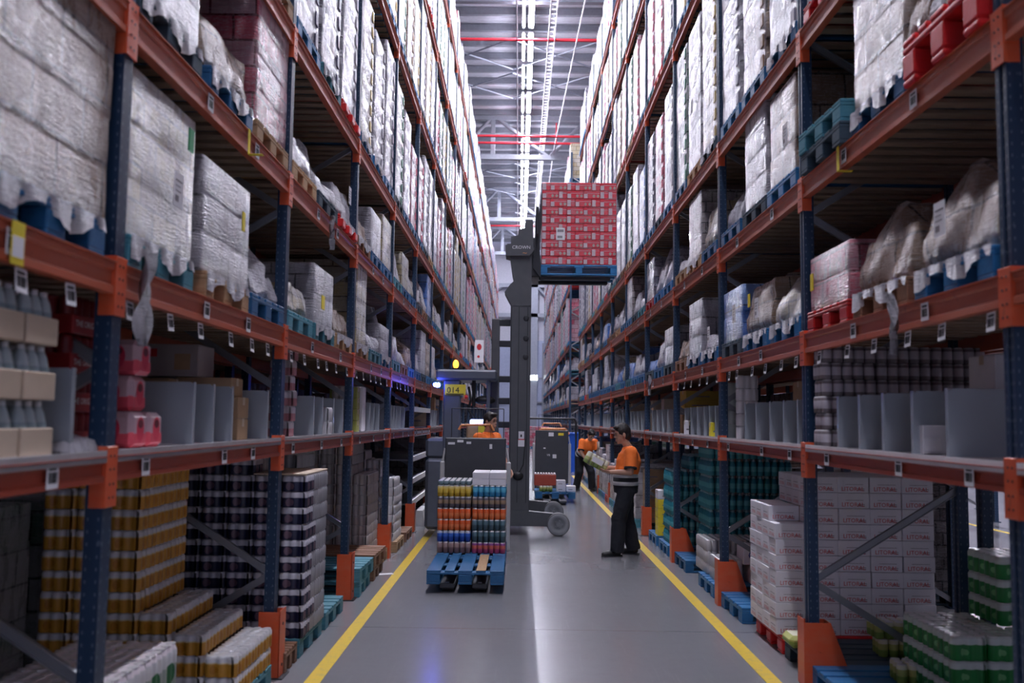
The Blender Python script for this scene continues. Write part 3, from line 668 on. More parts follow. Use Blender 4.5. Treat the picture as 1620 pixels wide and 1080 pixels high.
# nearest bay on the left: large carton load
wrapped(-1, 1, -1, 2, 'tall', .90, 'film carton', 'blue', 3.33, .92, 1, look='large carton', skirt=True)
wrapped(-1, 1, -1, 1, 'tall', .90, 'film carton', 'blue', 2.3, .9, 2, look='large carton')
far = {-1: [], 1: []}
for side in (-1, 1):
    for k in range(0, 24 if side < 0 else 25):
        if side > 0 and k in (10, 11): continue
        for tier in range(1, 7):
            # only tiers the photograph can show from bay k
            for slot in range(3):
                spec = near.get((side, tier, k))
                if spec is not None:
                    s = spec[slot]
                    if s is None: continue
                    st, h, mat, pal, yc, w_ = s
                else:
                    st, h, mat, pal = rnd(side, tier, k); yc = yk(k)+.5+.9*slot+R.uniform(-.03, .03); w_ = .8
                    if tier >= 4 and yk(k) < [0, 0, 0, 0, 8.5, 14, 18][tier]: continue
                if k <= 8 and count < MAXW and not (side > 0 and k >= 12):
                    o_ = wrapped(side, tier, k, slot, st, h, mat, pal, yc, w_, note=(k < 3 and R.random() < .3), skirt=(k < 3 and tier < 4 and R.random() < .5))
                    q_ = {(-1, 1, 0, 0): ('green print', .30, .62, 1.0), (-1, 1, 0, 1): ('yellow label', .25, .40, .7), (-1, 1, 1, 1): ('yellow label', -.1, .2, 1.6), (1, 1, 0, 2): ('yellow label', .3, .2, .8), (1, 1, 1, 1): ('yellow label', .2, .3, 1.0)}.get((side, tier, k, slot))
                    if q_: MB().cham(-.004, .004, -.035*q_[3], .035*q_[3], -.06, .06, .003).build('sticker', q_[0], o_, (-side*.575, q_[1], .146+q_[2]))
                else:
                    xx = side*((W_L if side < 0 else W_R-(.15 if k >= 12 else 0))-.07+.58); yy = yc-(2.3 if side > 0 and k >= 12 else 0)
                    far[side].append((PM[pal], (xx, yy, LV[tier]+.0695))); far[side].append((goods(st, R.randint(0, 3), h, mat, .8), (xx, yy, LV[tier]+.0695+.146)))
for side in (-1, 1):
    me = merged(far[side]); me.polygons.foreach_set('use_smooth', [True]*len(me.polygons))
    tag(link('wrapped_pallets', me), 'white wrapped pallet loads filling the far bays of the %s rack' % ('left' if side < 0 else 'right'), 'wrapped pallets', 'wrapped pallet loads on the racks', 'stuff')
# back row of the double racks, loads added to block light from behind
bk = {-1: [], 1: []}
for side in (-1, 1):
    for k in range(-1, 9):
        for tier in range(1, 6):
            if tier >= 4 and yk(k) < [0, 0, 0, 0, 8.5, 14, 18][tier]: continue
            for slot in range(3):
                if side > 0 and k < 1 and tier < 3 and slot != 1: continue
                st, h, mat, pal = rnd(side, tier, k); xx = side*((W_L if side < 0 else W_R)+1.22+.53); yy = yk(k)+.5+.9*slot
                bk[side].append((PM[pal], (xx, yy, LV[tier]+.0695))); bk[side].append((goods(st, R.randint(0, 3), h, mat, .8), (xx, yy, LV[tier]+.0695+.146)))
    for k in range(-1, 9):
        for slot in range(3):
            if side > 0 and k < 2: continue
            xx = side*((W_L if side < 0 else W_R)+1.22+.53); yy = yk(k)+.5+.9*slot
            for z0, hh in ((0, R.uniform(.9, 1.2)), (LV[0]+.07, R.uniform(.3, .45))):
                bk[side].append((PM[R.choice(('dark', 'brown', 'blue'))], (xx, yy, z0))); bk[side].append((goods('tall', R.randint(0, 3), hh, R.choice(('film cans', 'film green', 'film carton')), .8), (xx, yy, z0+.146)))
    me = merged(bk[side]); me.polygons.foreach_set('use_smooth', [True]*len(me.polygons))
    tag(link('wrapped_pallets', me), 'wrapped loads added to block light in the back row behind the %s rack' % ('left' if side < 0 else 'right'), 'wrapped pallets', 'light-blocking loads added in the back rows', 'stuff')
# empties and the red pallet of crates on the third tier right, first bay
zt = LV[2]+.0695
def empty_pallet(kind, lab, x, y, z, rz=0, group=None, rx=0):
    o = link('pallet', PM[kind], None, (x, y, z), (rx, 0, rz)); tag(o, lab, 'pallet', group); return o
empty_pallet('teal', 'upper empty teal pallet on the third tier of the right rack, first bay', 2.56, 6.15, zt+.146, .03)
empty_pallet('dark', 'lower empty dark pallet on the third tier of the right rack, first bay', 2.56, 6.12, zt)
t = thing('wrapped_pallet', 'red plastic pallet with yellow and grey bundles high on the right rack', 'wrapped pallet', (2.57, 4.38, zt), 0, 'wrapped pallet loads on the racks')
link('pallet', PM['red'], t).scale = (1, 1, 1.75)
for i, m in enumerate(('film carton', 'film cream', 'film cans', 'film carton')): link('wrapped_goods', goods('lump', i, .3, m, .8), t, (0, -.3+.2*i, .255)).scale = (1, .28, 1)
# torn film hanging from the left beam
def rag(lab, x, y, z, L_, wd, seed, side):
    rr_ = random.Random(seed); b = MB(); n, m_ = 14, 5; vs = []
    for i in range(n+1):
        f = i/n; ww = wd*(1-.45*f+.2*math.sin(f*9+seed)); cy = .02*math.sin(f*5+seed)
        for j in range(m_): u = j/(m_-1)-.5; vs.append((.025*math.sin(j*2.4+f*6), cy+u*ww+.004*rr_.random(), -f*L_))
    b.add(vs, [(i*m_+j, i*m_+j+1, (i+1)*m_+j+1, (i+1)*m_+j) for i in range(n) for j in range(m_-1)], 0, True)
    tag(b.build('film_rag', 'loose film', None, (x, y, z)), lab, 'plastic film')
rag('torn strip of film hanging beside the nearest left post', -1.64, 4.05, 2.52, .42, .13, 1, -1)
rag('torn strip of film dangling from the second tier of the right rack', 1.98, 4.95, 2.5, .33, .035, 2, 1)
rag('short torn film tail hanging from the third tier on the left', -1.64, 8.0, 3.55, .3, .04, 3, -1)
rag('thin film tail dangling lower on the right rack, fourth bay', 1.98, 14.2, 2.5, .3, .05, 4, 1)
# ---------------------------------------------------------------- ground and picking level goods
def can_pack(nx, ny, r, h, mat, n=10, bottle=False):
    b = MB()
    for i in range(nx):
        for j in range(ny):
            c = ((i-(nx-1)/2)*2*r, (j-(ny-1)/2)*2*r, 0); q = r*.985
            if bottle: b.lathe([(q*.85, 0), (q, .01), (q, h*.55), (q*.93, h*.62), (q*.75, h*.78), (r*.42, h*.90), (r*.42, h)], c, n, [0]*7)
            else: b.lathe([(q*.86, 0), (q, .008), (q, h*.88), (q*.84, h*.965), (q*.82, h)], c, n, [0, 0, 0, 1, 1])
    return b.mesh('pack', [mat, 'lid silver'])
def shrink(nx, ny, r, h, mat, wrap=.0):
    """can pack with a shrink film sleeve shoulder: rounded block whose sides follow the cans"""
    b = MB(); per = []; X, Y = nx*r, ny*r; seg = 4
    def arc(cx, cy, a0, a1, n):
        for i in range(n): a = math.radians(a0+(a1-a0)*i/n); per.append((cx+r*math.cos(a), cy+r*math.sin(a)))
    for j in range(ny): arc(X-r, -Y+r+2*r*j, -60 if j else -90, 60, seg)
    for i in range(nx): arc(X-r-2*r*i, Y-r, 30 if i else 45, 150, seg)
    for j in range(ny): arc(-X+r, Y-r-2*r*j, 120 if j else 135, 240, seg)
    for i in range(nx): arc(-X+r+2*r*i, -Y+r, 210 if i else 225, 330, seg)
    n = len(per); prof = [(.97, .0), (1, .008), (1, h*.60), (1.0, h*.86), (.95, h*.95), (.88, h)]
    vs = [(x*s, y*s, z) for s, z in prof for x, y in per]
    b.add(vs, [(k*n+i, k*n+(i+1) % n, (k+1)*n+(i+1) % n, (k+1)*n+i) for k in range(len(prof)-1) for i in range(n)], 0, True)
    base = len(prof)-1
    b.f.append(tuple(base*n+i for i in range(n))); b.m.append(0); b.sm.append(False)
    for i in range(nx):
        for j in range(ny): c = (-X+r+2*r*i, -Y+r+2*r*j); b.lathe([(r*.8, h-.004), (r*.78, h+.003)], (c[0], c[1], 0), 10, [1, 1])
    return b.mesh('pack', [mat, 'lid silver'])
PQ = []
def place(name, me, x, y, z, lab, cat, grp, rz=0, first=False):
    if name == 'can_pack': PQ.append((0 if first else math.hypot(x, y), me, (x, y, z), rz, lab, cat, grp)); return
    return tag(link(name, me, None, (x, y, z), (0, 0, rz)), lab, cat, grp)
def stack(name, me, size, x0, y0, z0, nx, ny, hts, lab, cat, grp, side=1, skip=True, jit=.004, seed=0):
    """x0,y0 = corner nearest the aisle and the camera; hts(i,j) = number of layers; hidden inner packs left out"""
    rr_ = random.Random(seed); sx, sy, sz = size
    for i in range(nx):
        for j in range(ny):
            H_ = hts(i, j)
            for l in range(H_):
                hid = skip and 0 < i and j > 0 and l < H_-1 and hts(i-1, j) > l and hts(i, j-1) > l
                if hid: continue
                place(name, me, side*(x0+sx*(i+.5))+rr_.uniform(-jit, jit), y0+sy*(j+.5)+rr_.uniform(-jit, jit), z0+sz*l, lab, cat, grp)
PK = {}
for nm in ('yellow cans', 'navy cans', 'brown packs', 'pink white packs'): PK[nm] = shrink(3, 2, .033, .118, nm)
PK['green cans'] = shrink(3, 2, .036, .138, 'green cans'); PK['white roll pack'] = shrink(4, 3, .045, .138, 'white roll pack')
SX, SY, SZ = .2, .134, .121
# left floor, first bay: pale bottle packs, then the yellow cans
PK['pale'] = shrink(4, 3, .033, .25, 'pale bottles'); PK['gd'] = shrink(4, 3, .033, .25, 'green bottles dark')
empty_pallet('dark', 'dark pallet under the pale bottle packs, nearest on the left floor', -2.25, 4.45, 0)
stack('bottle_pack', PK['pale'], (.268, .201, .253), 1.72, 4.08, .146, 2, 4, lambda i, j: 2, 'green and white bottle pack at the front left on the floor', 'bottle pack', 'pale bottle packs at bottom left', -1)
empty_pallet('dark', 'dark pallet behind the front bottle packs, deep in the left rack', -3.5, 4.45, 0)
for q in range(4): place('can_pack', PK['pink white packs'], -2.4-.1*(q % 2), 4.2+.22*q, .146, 'pinkish pack in the shade behind the pale bottle packs', 'can pack', 'pinkish packs at bottom left', 1.57)
for q in range(3): place('can_pack', PK['pink white packs'], -2.05-.22*q, 5.2, .0, 'pinkish pack on the floor between pale packs and yellow cans', 'can pack', 'pinkish packs on the left floor', 1.57)
stack('bottle_pack', PK['gd'], (.268, .201, .253), 2.70, 4.10, .146, 3, 4, lambda i, j: 4 if j > 1 else 3, 'dark green bottle pack in shadow deep in the left rack', 'bottle pack', 'dark bottle packs in shadow', -1)
empty_pallet('teal', 'teal pallet under the yellow can packs on the left floor', -2.22, 6.03, 0)
place_y = lambda i, j: [2, 3, 4, 11, 11, 11][i]
stack('can_pack', PK['yellow cans'], (SX, SY, SZ), 1.64, 5.63, .146, 6, 6, place_y, 'yellow and white six-pack of cans in the stepped stack on the left floor', 'can pack', 'yellow can packs on the left floor', -1)
empty_pallet('brown', 'brown wooden half pallet on the floor behind the second left post foot', -2.2, 6.9, 0).scale = (1, .45, 1)

# navy cans
empty_pallet('teal', 'teal pallet under the navy and white can packs on the left floor', -2.2, 7.55, 0)
stack('can_pack', PK['navy cans'], (SX, SY, SZ), 1.60, 7.15, .146, 6, 6, lambda i, j: 10 if i < 2 else 11, 'navy and white six-pack of cans in the tall stack behind the second left post', 'can pack', 'navy can packs on the left floor', -1)
tag(MB().cham(-.2, .2, -.4, .4, 0, .012, .003).build('carton_sheet', 'pale carton', None, (-1.81, 7.55, .146+SZ*10+.003)), 'brown cardboard sheet lying on the navy can stack', 'cardboard')
stack('can_pack', PK['navy cans'], (SX, SY, SZ), 1.9, 8.15, .146, 3, 5, lambda i, j: 11, 'navy six-pack of cans on the second pallet behind the tall stack', 'can pack', 'navy can packs behind the first stack', -1)
empty_pallet('teal', 'teal pallet under the rear navy can packs on the left floor', -2.2, 8.5, 0)
# empties and brown stacks further on the left
for i, (k_, x, y, z, lab) in enumerate([('teal', -2.17, 9.95, 0, 'lower pale teal pallet of the pair beside the third left post'), ('teal', -2.15, 9.95, .146, 'upper pale teal pallet of the pair beside the third left post'), ('brown', -2.17, 10.9, 0, 'lower reddish brown pallet before the sloped left foot guard'), ('brown', -2.15, 10.9, .146, 'upper reddish brown pallet before the sloped left foot guard')]):
    empty_pallet(k_, lab, x, y, z, R.uniform(-.03, .03))
empty_pallet('wood', 'wooden pallet under the brown packs in the third left bay', -2.25, 11.85, 0)
stack('can_pack', PK['brown packs'], (SX, SY, SZ), 1.95, 9.6, .30, 5, 4, lambda i, j: 9 if i > 2 else 0, 'brown pack in the shaded stack above the empty teal pallets', 'can pack', 'brown packs in the third left bay', -1)
stack('can_pack', PK['brown packs'], (SX, SY, SZ), 1.80, 11.4, .146, 5, 6, lambda i, j: 11 if i else 8, 'brown and white pack in the stack before the fourth left post', 'can pack', 'brown packs behind the third left bay', -1)
empty_pallet('wood', 'wooden pallet under the pink and white packs on the left floor', -2.2, 13.15, 0)
stack('can_pack', PK['pink white packs'], (SX, SY, SZ), 1.66, 12.75, .146, 4, 6, lambda i, j: [7, 9, 10, 10][i]-(1 if j > 3 else 0), 'pink and white pack stacked beyond the fourth left post', 'can pack', 'pink white packs on the left floor', -1)
empty_pallet('brown', 'brown wooden pallet beyond the pink and white packs', -2.2, 14.2, 0)
# generic floor pallets further back (wrapped)
def floor_load(side, y, h, mat, pal, lab):
    t = thing('wrapped_pallet', lab, 'wrapped pallet', (side*((W_L if side < 0 else W_R)+.5), y, 0), 0, 'wrapped pallet loads on the racks')
    link('pallet', PM[pal], t); link('wrapped_goods', goods('tall', int(y*3), h, mat), t, (0, 0, .146))
for k in range(4, 9):
    for s in range(3):
        if k == 4 and s < 3: continue
        floor_load(-1, yk(k)+.5+.9*s, R.uniform(.7, 1.2), R.choice(LOWM), R.choice(PC), 'wrapped load standing on the floor, left rack %s bay, %s slot' % (ORD[k], SLOT[s]))
# a pair of grey curbs by the left line
for i, y in enumerate((15.9, 17.0)):
    t = tag(MB().prism([(-.11, 0), (.11, 0), (.06, .26), (-.06, .26)], 0, .9, 'y').build('barrier_block', 'pale truck paint', None, (-1.66, y, 0)), ['nearer grey concrete block at the left rack foot', 'farther grey concrete block at the left rack foot'][i], 'barrier')
tag(MB().box(-.09, .09, -.05, .05, .0, .0015).build('paper_scrap', 'paper', None, (-1.52, 11.0, .003), (0, 0, .4)), 'white scrap of paper on the floor by the left line', 'paper')
# right floor: white cartons with red print
def printed_carton(w, d, h, word, wm, size, mat='white carton', line=True, small=True, both=False):
    b = MB().cham(-w/2, w/2, -d/2, d/2, 0, h, .004, 0)
    b.text(word, size, FACE_CAM(-w*.38, -d/2-.0015, h*.12), 1)
    if line: b.box(-w*.25, w*.32, -d/2-.001, -d/2, h*.52, h*.545, 2)
    if small:
        for q in range(2): b.box(w*.12, w*.36, -d/2-.001, -d/2, h*(.14+.1*q), h*(.18+.1*q), 2)
    b.text(word, size*.8, FACE_NX(-w/2-.0015, d*.30, h*.15), 1); b.box(-w/2-.001, -w/2, -d*.3, d*.3, h*.5, h*.53, 2)
    return b.mesh('carton', [mat, wm, 'print grey'])
LIT = printed_carton(.248, .196, .121, 'LITORAL', 'red mark', .046)
empty_pallet('red', 'red plastic pallet under the white cartons on the right floor', 2.66, 7.9, 0)
def hl(i, j):
    if i == 0: return [7, 8, 8, 8][j]
    return 10
stack('carton', LIT, (.252, .2, .1235), 2.04, 7.52, .146, 5, 4, hl, 'white carton with red lettering in the big stack behind the second right post', 'carton', 'white lettered cartons on the red pallet', 1, jit=.005)
empty_pallet('blue', 'blue pallet on the floor beside the second right foot guard', 2.62, 6.25, 0)
tag(MB().cham(-.18, .18, -.12, .12, 0, .09, .03).build('bag', 'green yellow tray', None, (2.2, 7.18, .146)), 'green and pale bag sticking out beside the red pallet', 'bag')
empty_pallet('dark', 'dark blue pallet in front of the white cartons', 2.66, 7.02, 0)
TRAY = can_pack(4, 3, .036, .12, 'green yellow tray', 10); 
for i, (x, y, z) in enumerate(((2.75, 6.95, .146), (2.72, 6.97, .268), (3.05, 6.95, .146), (2.6, 6.25, .146), (2.95, 6.3, .146), (2.92, 6.3, .268), (3.25, 6.1, .146))):
    place('tray_pack', TRAY, x, y, z, 'film-wrapped tray of green and cream jars on the pallet by the white cartons', 'tray pack', 'green and cream trays on the right floor', .1*(i % 3-1))
empty_pallet('blue', 'nearest blue pallet on the right floor, under the white roll packs', 2.62, 5.25, 0)
for i in range(3):
    for j in range(3): place('roll_pack', PK['white roll pack'], 2.33+.37*i, 4.95+.275*j, .146, 'white and green pack lying on the nearest right pallet', 'roll pack', 'white and green packs at the bottom right')
empty_pallet('dark', 'dark pallet under the green can packs at the bottom right', 3.15, 5.85, 0)
stack('can_pack', PK['green cans'], (.218, .146, .141), 2.55, 5.62, .146, 5, 5, lambda i, j: 3 if i < 2 else (3 if j < 2 else 6), 'green and white can pack in the stack at the bottom right', 'can pack', 'green can packs at the bottom right', 1)
# right floor, third bay
empty_pallet('blue', 'blue pallet beside the third right foot guard', 2.6, 9.0, 0, .02)
empty_pallet('blue', 'blue pallet under the lettered white boxes on the right', 2.6, 10.2, 0)
CAL = MB().cham(-.21, .21, -.15, .15, 0, .19, .005, 0).text('Calvo', .13, FACE_CAM(-.165, -.1525, .055), 1).box(-.1, .12, -.152, -.15, .162, .172, 2).mesh('carton', ['white carton', 'blue print', 'print grey'])
for i, (x, y, z) in enumerate(((2.62, 9.98, .146), (2.55, 9.98, .338), (3.06, 9.98, .146), (3.0, 9.98, .338))): place('carton', CAL, x, y, z, 'white carton with blue lettering in the third right bay', 'carton', 'white cartons with blue lettering')
WP = can_pack(4, 3, .034, .12, 'can stack grey', 10)
stack('can_pack', WP, (.275, .207, .122), 2.07, 10.42, .146, 3, 3, lambda i, j: 3, 'grey can pack on the blue pallet behind the third right post', 'can pack', 'grey can packs in the third right bay', 1)
stack('can_pack', WP, (.275, .207, .122), 2.07, 9.86, .146, 1, 2, lambda i, j: 2, 'grey can pack at the aisle edge of the third right bay', 'can pack', 'grey can packs at the aisle edge', 1)
TB = can_pack(3, 2, .042, .2, 'teal bottles', 8, True)
for n_, (y, hh, x0) in enumerate(((11.4, 7, 2.3), (12.75, 6, 2.06))):
    empty_pallet('blue', ['blue pallet under the nearer teal bottle stack', 'blue pallet under the farther teal bottle stack'][n_], 2.6, y+.4, 0)
    stack('bottle_pack', TB, (.254, .17, .203), x0, y, .146, 4 if n_ == 0 else 3, 4, lambda i, j: hh-(1 if (i == 0 and n_) else 0), ['teal bottle pack in the shaded stack behind the third right post', 'teal bottle pack in the stack behind the fourth right post'][n_], 'bottle pack', ['teal bottle packs, nearer stack', 'teal bottle packs, farther stack'][n_])
def carton(name, w, d, h, mat, x, y, z, lab, grp=None, rz=0, cat='carton'):
    b = MB().cham(-w/2, w/2, -d/2, d/2, 0, h, .005, 0)
    b.box(-w/2-.0006, w/2+.0006, -.025, .025, h-.05, h+.0008, 1)
    b.box(-w*.3, w*.15, -d/2-.001, -d/2, h*.3, h*.42, 2)
    return tag(b.build(name, [mat, 'pale carton' if mat != 'pale carton' else 'carton', 'print grey'], None, (x, y, z), (0, 0, rz)), lab, cat, grp)
empty_pallet('blue', 'blue pallet under the yellow boxes on the right', 2.6, 14.2, 0)
for i in range(5): carton('box', .3, .3, .13, 'yellow label' if i < 4 else 'white carton', 2.2, 13.95, .146+.131*i, 'yellow box stacked on the floor beside the fifth right post' if i < 4 else 'white box topping the yellow boxes on the right', 'yellow boxes on the right floor' if i < 4 else None)
for i in range(5): carton('box', .3, .35, .17, 'carton', 2.25, 15.7, .15+.171*i, 'brown box stacked on the floor beyond the fifth right post', 'brown boxes on the right floor')
for k in range(4, 10):
    for s in range(3):
        if k == 4 and s == 0: continue
        floor_load(1, yk(k)+.5+.9*s, R.uniform(.6, 1.2), R.choice(LOWM), R.choice(PC), 'wrapped load standing on the floor, right rack %s bay, %s slot' % (ORD[k], SLOT[s]))
# next aisle: some stock seen through the rack
t = thing('wrapped_pallet', 'low red and white load beyond the next aisle', 'wrapped pallet', (9.6, 12.6, 0)); link('pallet', PM['blue'], t); link('wrapped_goods', goods('tall', 2, .6, 'film pink'), t, (0, 0, .146))
t = thing('wrapped_pallet', 'white wrapped load beyond the next aisle behind the cartons', 'wrapped pallet', (9.6, 15.0, 0)); link('pallet', PM['blue'], t); link('wrapped_goods', goods('tall', 1, 1.0, 'film white'), t, (0, 0, .146))
# ---------------------------------------------------------------- picking shelf (first tier)
ZS = LV[0]+.05+.024
DV = MB().prism([(-.46, 0), (.46, 0), (.46, .31), (.44, .33), (-.44, .33), (-.46, .31)], -.004, .004, 'y').mesh('divider_panel', ['divider'])
DVE = MB().box(-.004, .004, -.014, .014, 0, .33).mesh('edge_flange', ['divider'])
def divider(side, y, k, rz=0, sc=1):
    t = thing('shelf_divider', 'upright grey divider panel on the lowest shelf, %s rack, %s bay' % ('left' if side < 0 else 'right', ORD[max(k, 0)]), 'divider', (side*((W_L if side < 0 else W_R)+.47), y, ZS), rz, 'divider panels on the %s shelf, %s bay' % ('left' if side < 0 else 'right', ORD[max(k, 0)]))
    link('panel', DV, t).scale = (1, 1, sc); link('edge_flange', DVE, t, (-side*.462, 0, 0)).scale = (1, 1, sc)
for y in (3.62,): divider(-1, y, 0)
for y in (4.98, 5.3, 5.65): divider(-1, y, 0)
for y in (6.45,): divider(-1, y, 0)
for y in (7.9, 8.25, 8.75, 9.2): divider(-1, y, 1)
for y in (10.9, 11.2, 11.6): divider(-1, y, 2)
for y in (12.7, 13.0, 13.3, 13.7, 14.2): divider(-1, y, 3)
for y in (4.55, 4.95, 5.35, 5.72, 6.1): divider(1, y, 0)
for y in (6.98, 7.35, 7.75, 8.2, 8.6): divider(1, y, 1)
for y in (9.9, 10.2, 10.5, 10.9, 11.3, 11.7): divider(1, y, 2)
for k in range(3, 9):
    for s in range(5):
        if R.random() < .8: divider(1, yk(k)+.3+.5*s, k)
for k in range(5, 9):
    for s in range(5):
        if R.random() < .7: divider(-1, yk(k)+.3+.5*s, k)
# left shelf goods
CB = can_pack(4, 3, .034, .19, 'clear bottles', 10, True)
def tray(w, d, h, mat): return MB().cham(-w/2, w/2, -d/2, d/2, 0, h, .004).mesh('tray', [mat])
TR = tray(.29, .22, .10, 'pale carton')
for j, y in enumerate((2.85, 3.1, 3.34)):
    for l in range(3):
        for i in range(2):
            t = thing('bottle_tray', 'clear bottles in a cardboard tray at the left edge of the picking shelf', 'bottle tray', (-1.86-.31*i, y, ZS+.2*l), 0, 'bottle trays at the left edge')
            link('tray', TR, t); link('bottles', CB, t, (0, 0, .006))
def beer_case(w, d, h, word):
    b = MB().cham(-w/2, w/2, -d/2, d/2, 0, h*.5, .004, 0); b.text(word, .036, FACE_PX(w/2+.0015, -d*.42, h*.2), 1); b.text(word, .036, FACE_CAM(-w*.42, -d/2-.0015, h*.2), 1)
    for i in range(5):
        for j in range(4): b.lathe([(.03, h*.3), (.033, h*.5), (.033, h*.9), (.026, h)], ((i-2)*.068, (j-1.5)*.068, 0), 8, [2, 2, 2, 1])
    return b.mesh('case', [M('case red', (.28, .01, .012), .5), 'paper', M('dark red cans', (.2, .012, .015), .4)])
BC = beer_case(.37, .29, .16, 'THE ORIGINAL')
for i in range(3):
    for l in range(4): place('drink_case', BC, -2.02-.38*i, 3.85 if i else 3.95, ZS+.161*l, 'dark red case of cans with white lettering behind the nearest left post', 'drink case', 'dark red drink cases on the left shelf')
def pinkpack():
    b = MB(); b.cham(-.1, .1, -.085, .085, 0, .165, .025, 0); b.cham(-.101, .101, -.086, .086, .0, .085, .02, 1)
    for T in (FACE_CAM(0, -.0866, .1), FACE_PX(.1016, 0, .1)):
        b.add([(.042*math.cos(a*math.pi/8), .058*math.sin(a*math.pi/8)-.015, 0) for a in range(16)], [tuple(range(16))], 2, False, T)
        b.add([(.028*math.cos(a*math.pi/8), .02*math.sin(a*math.pi/8)+.01, .0006) for a in range(16)], [tuple(range(16))], 3, False, T)
    return b.mesh('pack', [M('pale pink film', (.62, .42, .46), .3), M('bright pink print', (.80, .10, .14), .35), M('deep pink', (.72, .05, .10), .4), M('maroon', (.16, .02, .03), .4)])
PP = pinkpack()
for i, (x, y, z) in enumerate(((-1.85, 4.33, 0), (-1.85, 4.52, 0), (-2.06, 4.35, 0), (-2.06, 4.53, 0), (-1.88, 4.38, .168), (-2.09, 4.4, .168), (-1.87, 4.40, .336), (-2.09, 4.4, .336))):
    place('drink_pack', PP, x, y, ZS+z, 'pink and white pack in the pile right of the nearest left post', 'drink pack', 'pink packs on the left shelf')
for i, (x, y, z, w, d, h) in enumerate(((-1.95, 6.05, 0, .34, .22, .135), (-1.95, 6.05, .137, .34, .22, .135), (-2.0, 6.03, .274, .36, .24, .12), (-2.35, 5.9, 0, .38, .3, .18), (-2.35, 5.9, .182, .38, .3, .2), (-2.75, 5.9, 0, .36, .3, .2), (-2.75, 5.9, .202, .36, .3, .2))):
    carton('carton', w, d, h, 'carton', x, y, ZS+z, 'plain brown carton in the pile on the left shelf between divider panels', 'brown cartons on the left shelf')
b = MB().cham(-.2, .2, -.15, .15, 0, .2, .005, 0).box(-.16, -.06, -.151, -.15, .12, .17, 1).box(.05, .15, -.151, -.15, .04, .14, 2)
tag(b.build('carton', [M('printed carton', (.42, .36, .36), .6), 'red mark', 'carton'], None, (-2.2, 5.95, ZS+.395)), 'white printed carton with red mark on top of the brown cartons, left shelf', 'carton')
for i in range(7): place('can_pack', PK['pink white packs'], -1.87+.01*(i % 3), 7.35, ZS+SZ*i*.98, 'grey and white pack in the tall column on the left shelf, second bay', 'can pack', 'pale pack column on the left shelf', .05*(i % 3))
for i in range(2): place('can_pack', PK['pink white packs'], -1.80, 8.52, ZS+.12*i, 'white pack standing before the panels, second left bay', 'can pack', 'white packs before the panels')
for i in range(4): place('can_pack', PK['brown packs'], -1.86, 9.82, ZS+SZ*i, 'brown pack in the column past the third left post', 'can pack', 'brown packs on the left shelf')
for i in range(4): carton('box', .3, .18, .12, M('olive box', (.35, .36, .08), .6), -1.9, 10.2, ZS+.121*i, 'olive yellow box in the column on the left shelf, third bay', 'olive boxes on the left shelf')
tag(MB().cham(-.15, .15, -.1, .1, 0, .5, .01).build('box', 'white carton', None, (-1.9, 10.6, ZS)), 'tall white box beside the olive boxes on the left shelf', 'box')
rg = goods('lump', 3, .12, 'loose film')
o = tag(link('film_heap', rg, None, (-1.9, 3.72, ZS)), 'crumpled white film heap on the left shelf before the nearest post', 'plastic film'); o.scale = (.35, .35, .7)
for k in range(5, 9):
    for s in range(3):
        carton('carton', .3, .3, R.choice((.3, .45, .6)), R.choice(('carton', 'white carton', 'pale carton')), -1.95, yk(k)+.55+.85*s, ZS, 'carton on the lowest shelf of the left rack, %s bay' % ORD[k], 'cartons on the left shelf, %s bay' % ORD[k])
# right shelf goods
CS = can_pack(5, 3, .0365, .11, 'can stack grey', 10)
cnt = 0
for l in range(6):
    place('can_pack', CS, 2.22+.01*(l % 2), 6.42, ZS+.113*l, 'grey printed can pack in the front column beside the second right post', 'can pack', 'grey can packs, front column on the right shelf')
for i in range(2):
    for l in range(6): place('can_pack', CS, 2.6+.37*i, 6.42, ZS+.113*l, 'grey can pack in the back columns behind the divider panels', 'can pack', 'grey can packs, back columns on the right shelf')
CSL = MB().box(-.05, .05, -.1, -.099, 0, .05).mesh('l', ['paper'])
carton('box', .42, .3, .2, 'white carton', 2.75, 5.15, ZS+.335, 'large white box resting on the grey divider panels, right shelf')
t = thing('box', 'small white box with open flap on the right picking shelf', 'box', (2.19, 4.98, ZS)); MB().cham(-.085, .085, -.075, .075, 0, .15, .003).build('body', 'white carton', t)
MB().box(-.085, 0, -.002, .002, -.07, 0).build('flap', 'paper', t, (0, -.08, .085), (-.35, 0, 0))
t = thing('handwritten_card', 'white card with dark marks clipped at the right post', 'card', (2.55, 4.25, ZS+.34)); MB().box(-.05, .05, -.002, .002, 0, .09).build('card', 'paper', t)
MB().box(-.03, .03, -.003, -.002, .02, .03).box(-.02, .02, -.003, -.002, .05, .065).build('marks', 'black', t)
carton('carton', .4, .3, .17, 'carton', 2.55, 7.9, ZS+.335, 'brown carton on top of the panels, right shelf second bay')
for i in range(5): place('can_pack', PK['pink white packs'], 2.2, 9.05, ZS+SZ*i, 'white pack in the column before the third right post', 'can pack', 'white pack column on the right shelf')
carton('box', .3, .2, .14, 'carton', 3.0, 8.4, ZS+.33, 'brown box behind the panels on the right shelf, second bay')
for i in range(4): place('can_pack', PK['green cans'], 2.2, 9.72+.01*i, ZS+.141*i, 'green and white pack in the column behind the third right post', 'can pack', 'green pack column on the right shelf')
carton('box', .13, .1, .15, 'yellow label', 2.13, 10.15, ZS, 'bright yellow box on the right shelf, third bay')
carton('box', .06, .06, .16, 'black', 2.1, 11.4, ZS, 'small dark box on the right shelf beside a white one'); carton('box', .09, .08, .17, 'white carton', 2.1, 11.65, ZS, 'small white box on the right shelf near the fourth post')
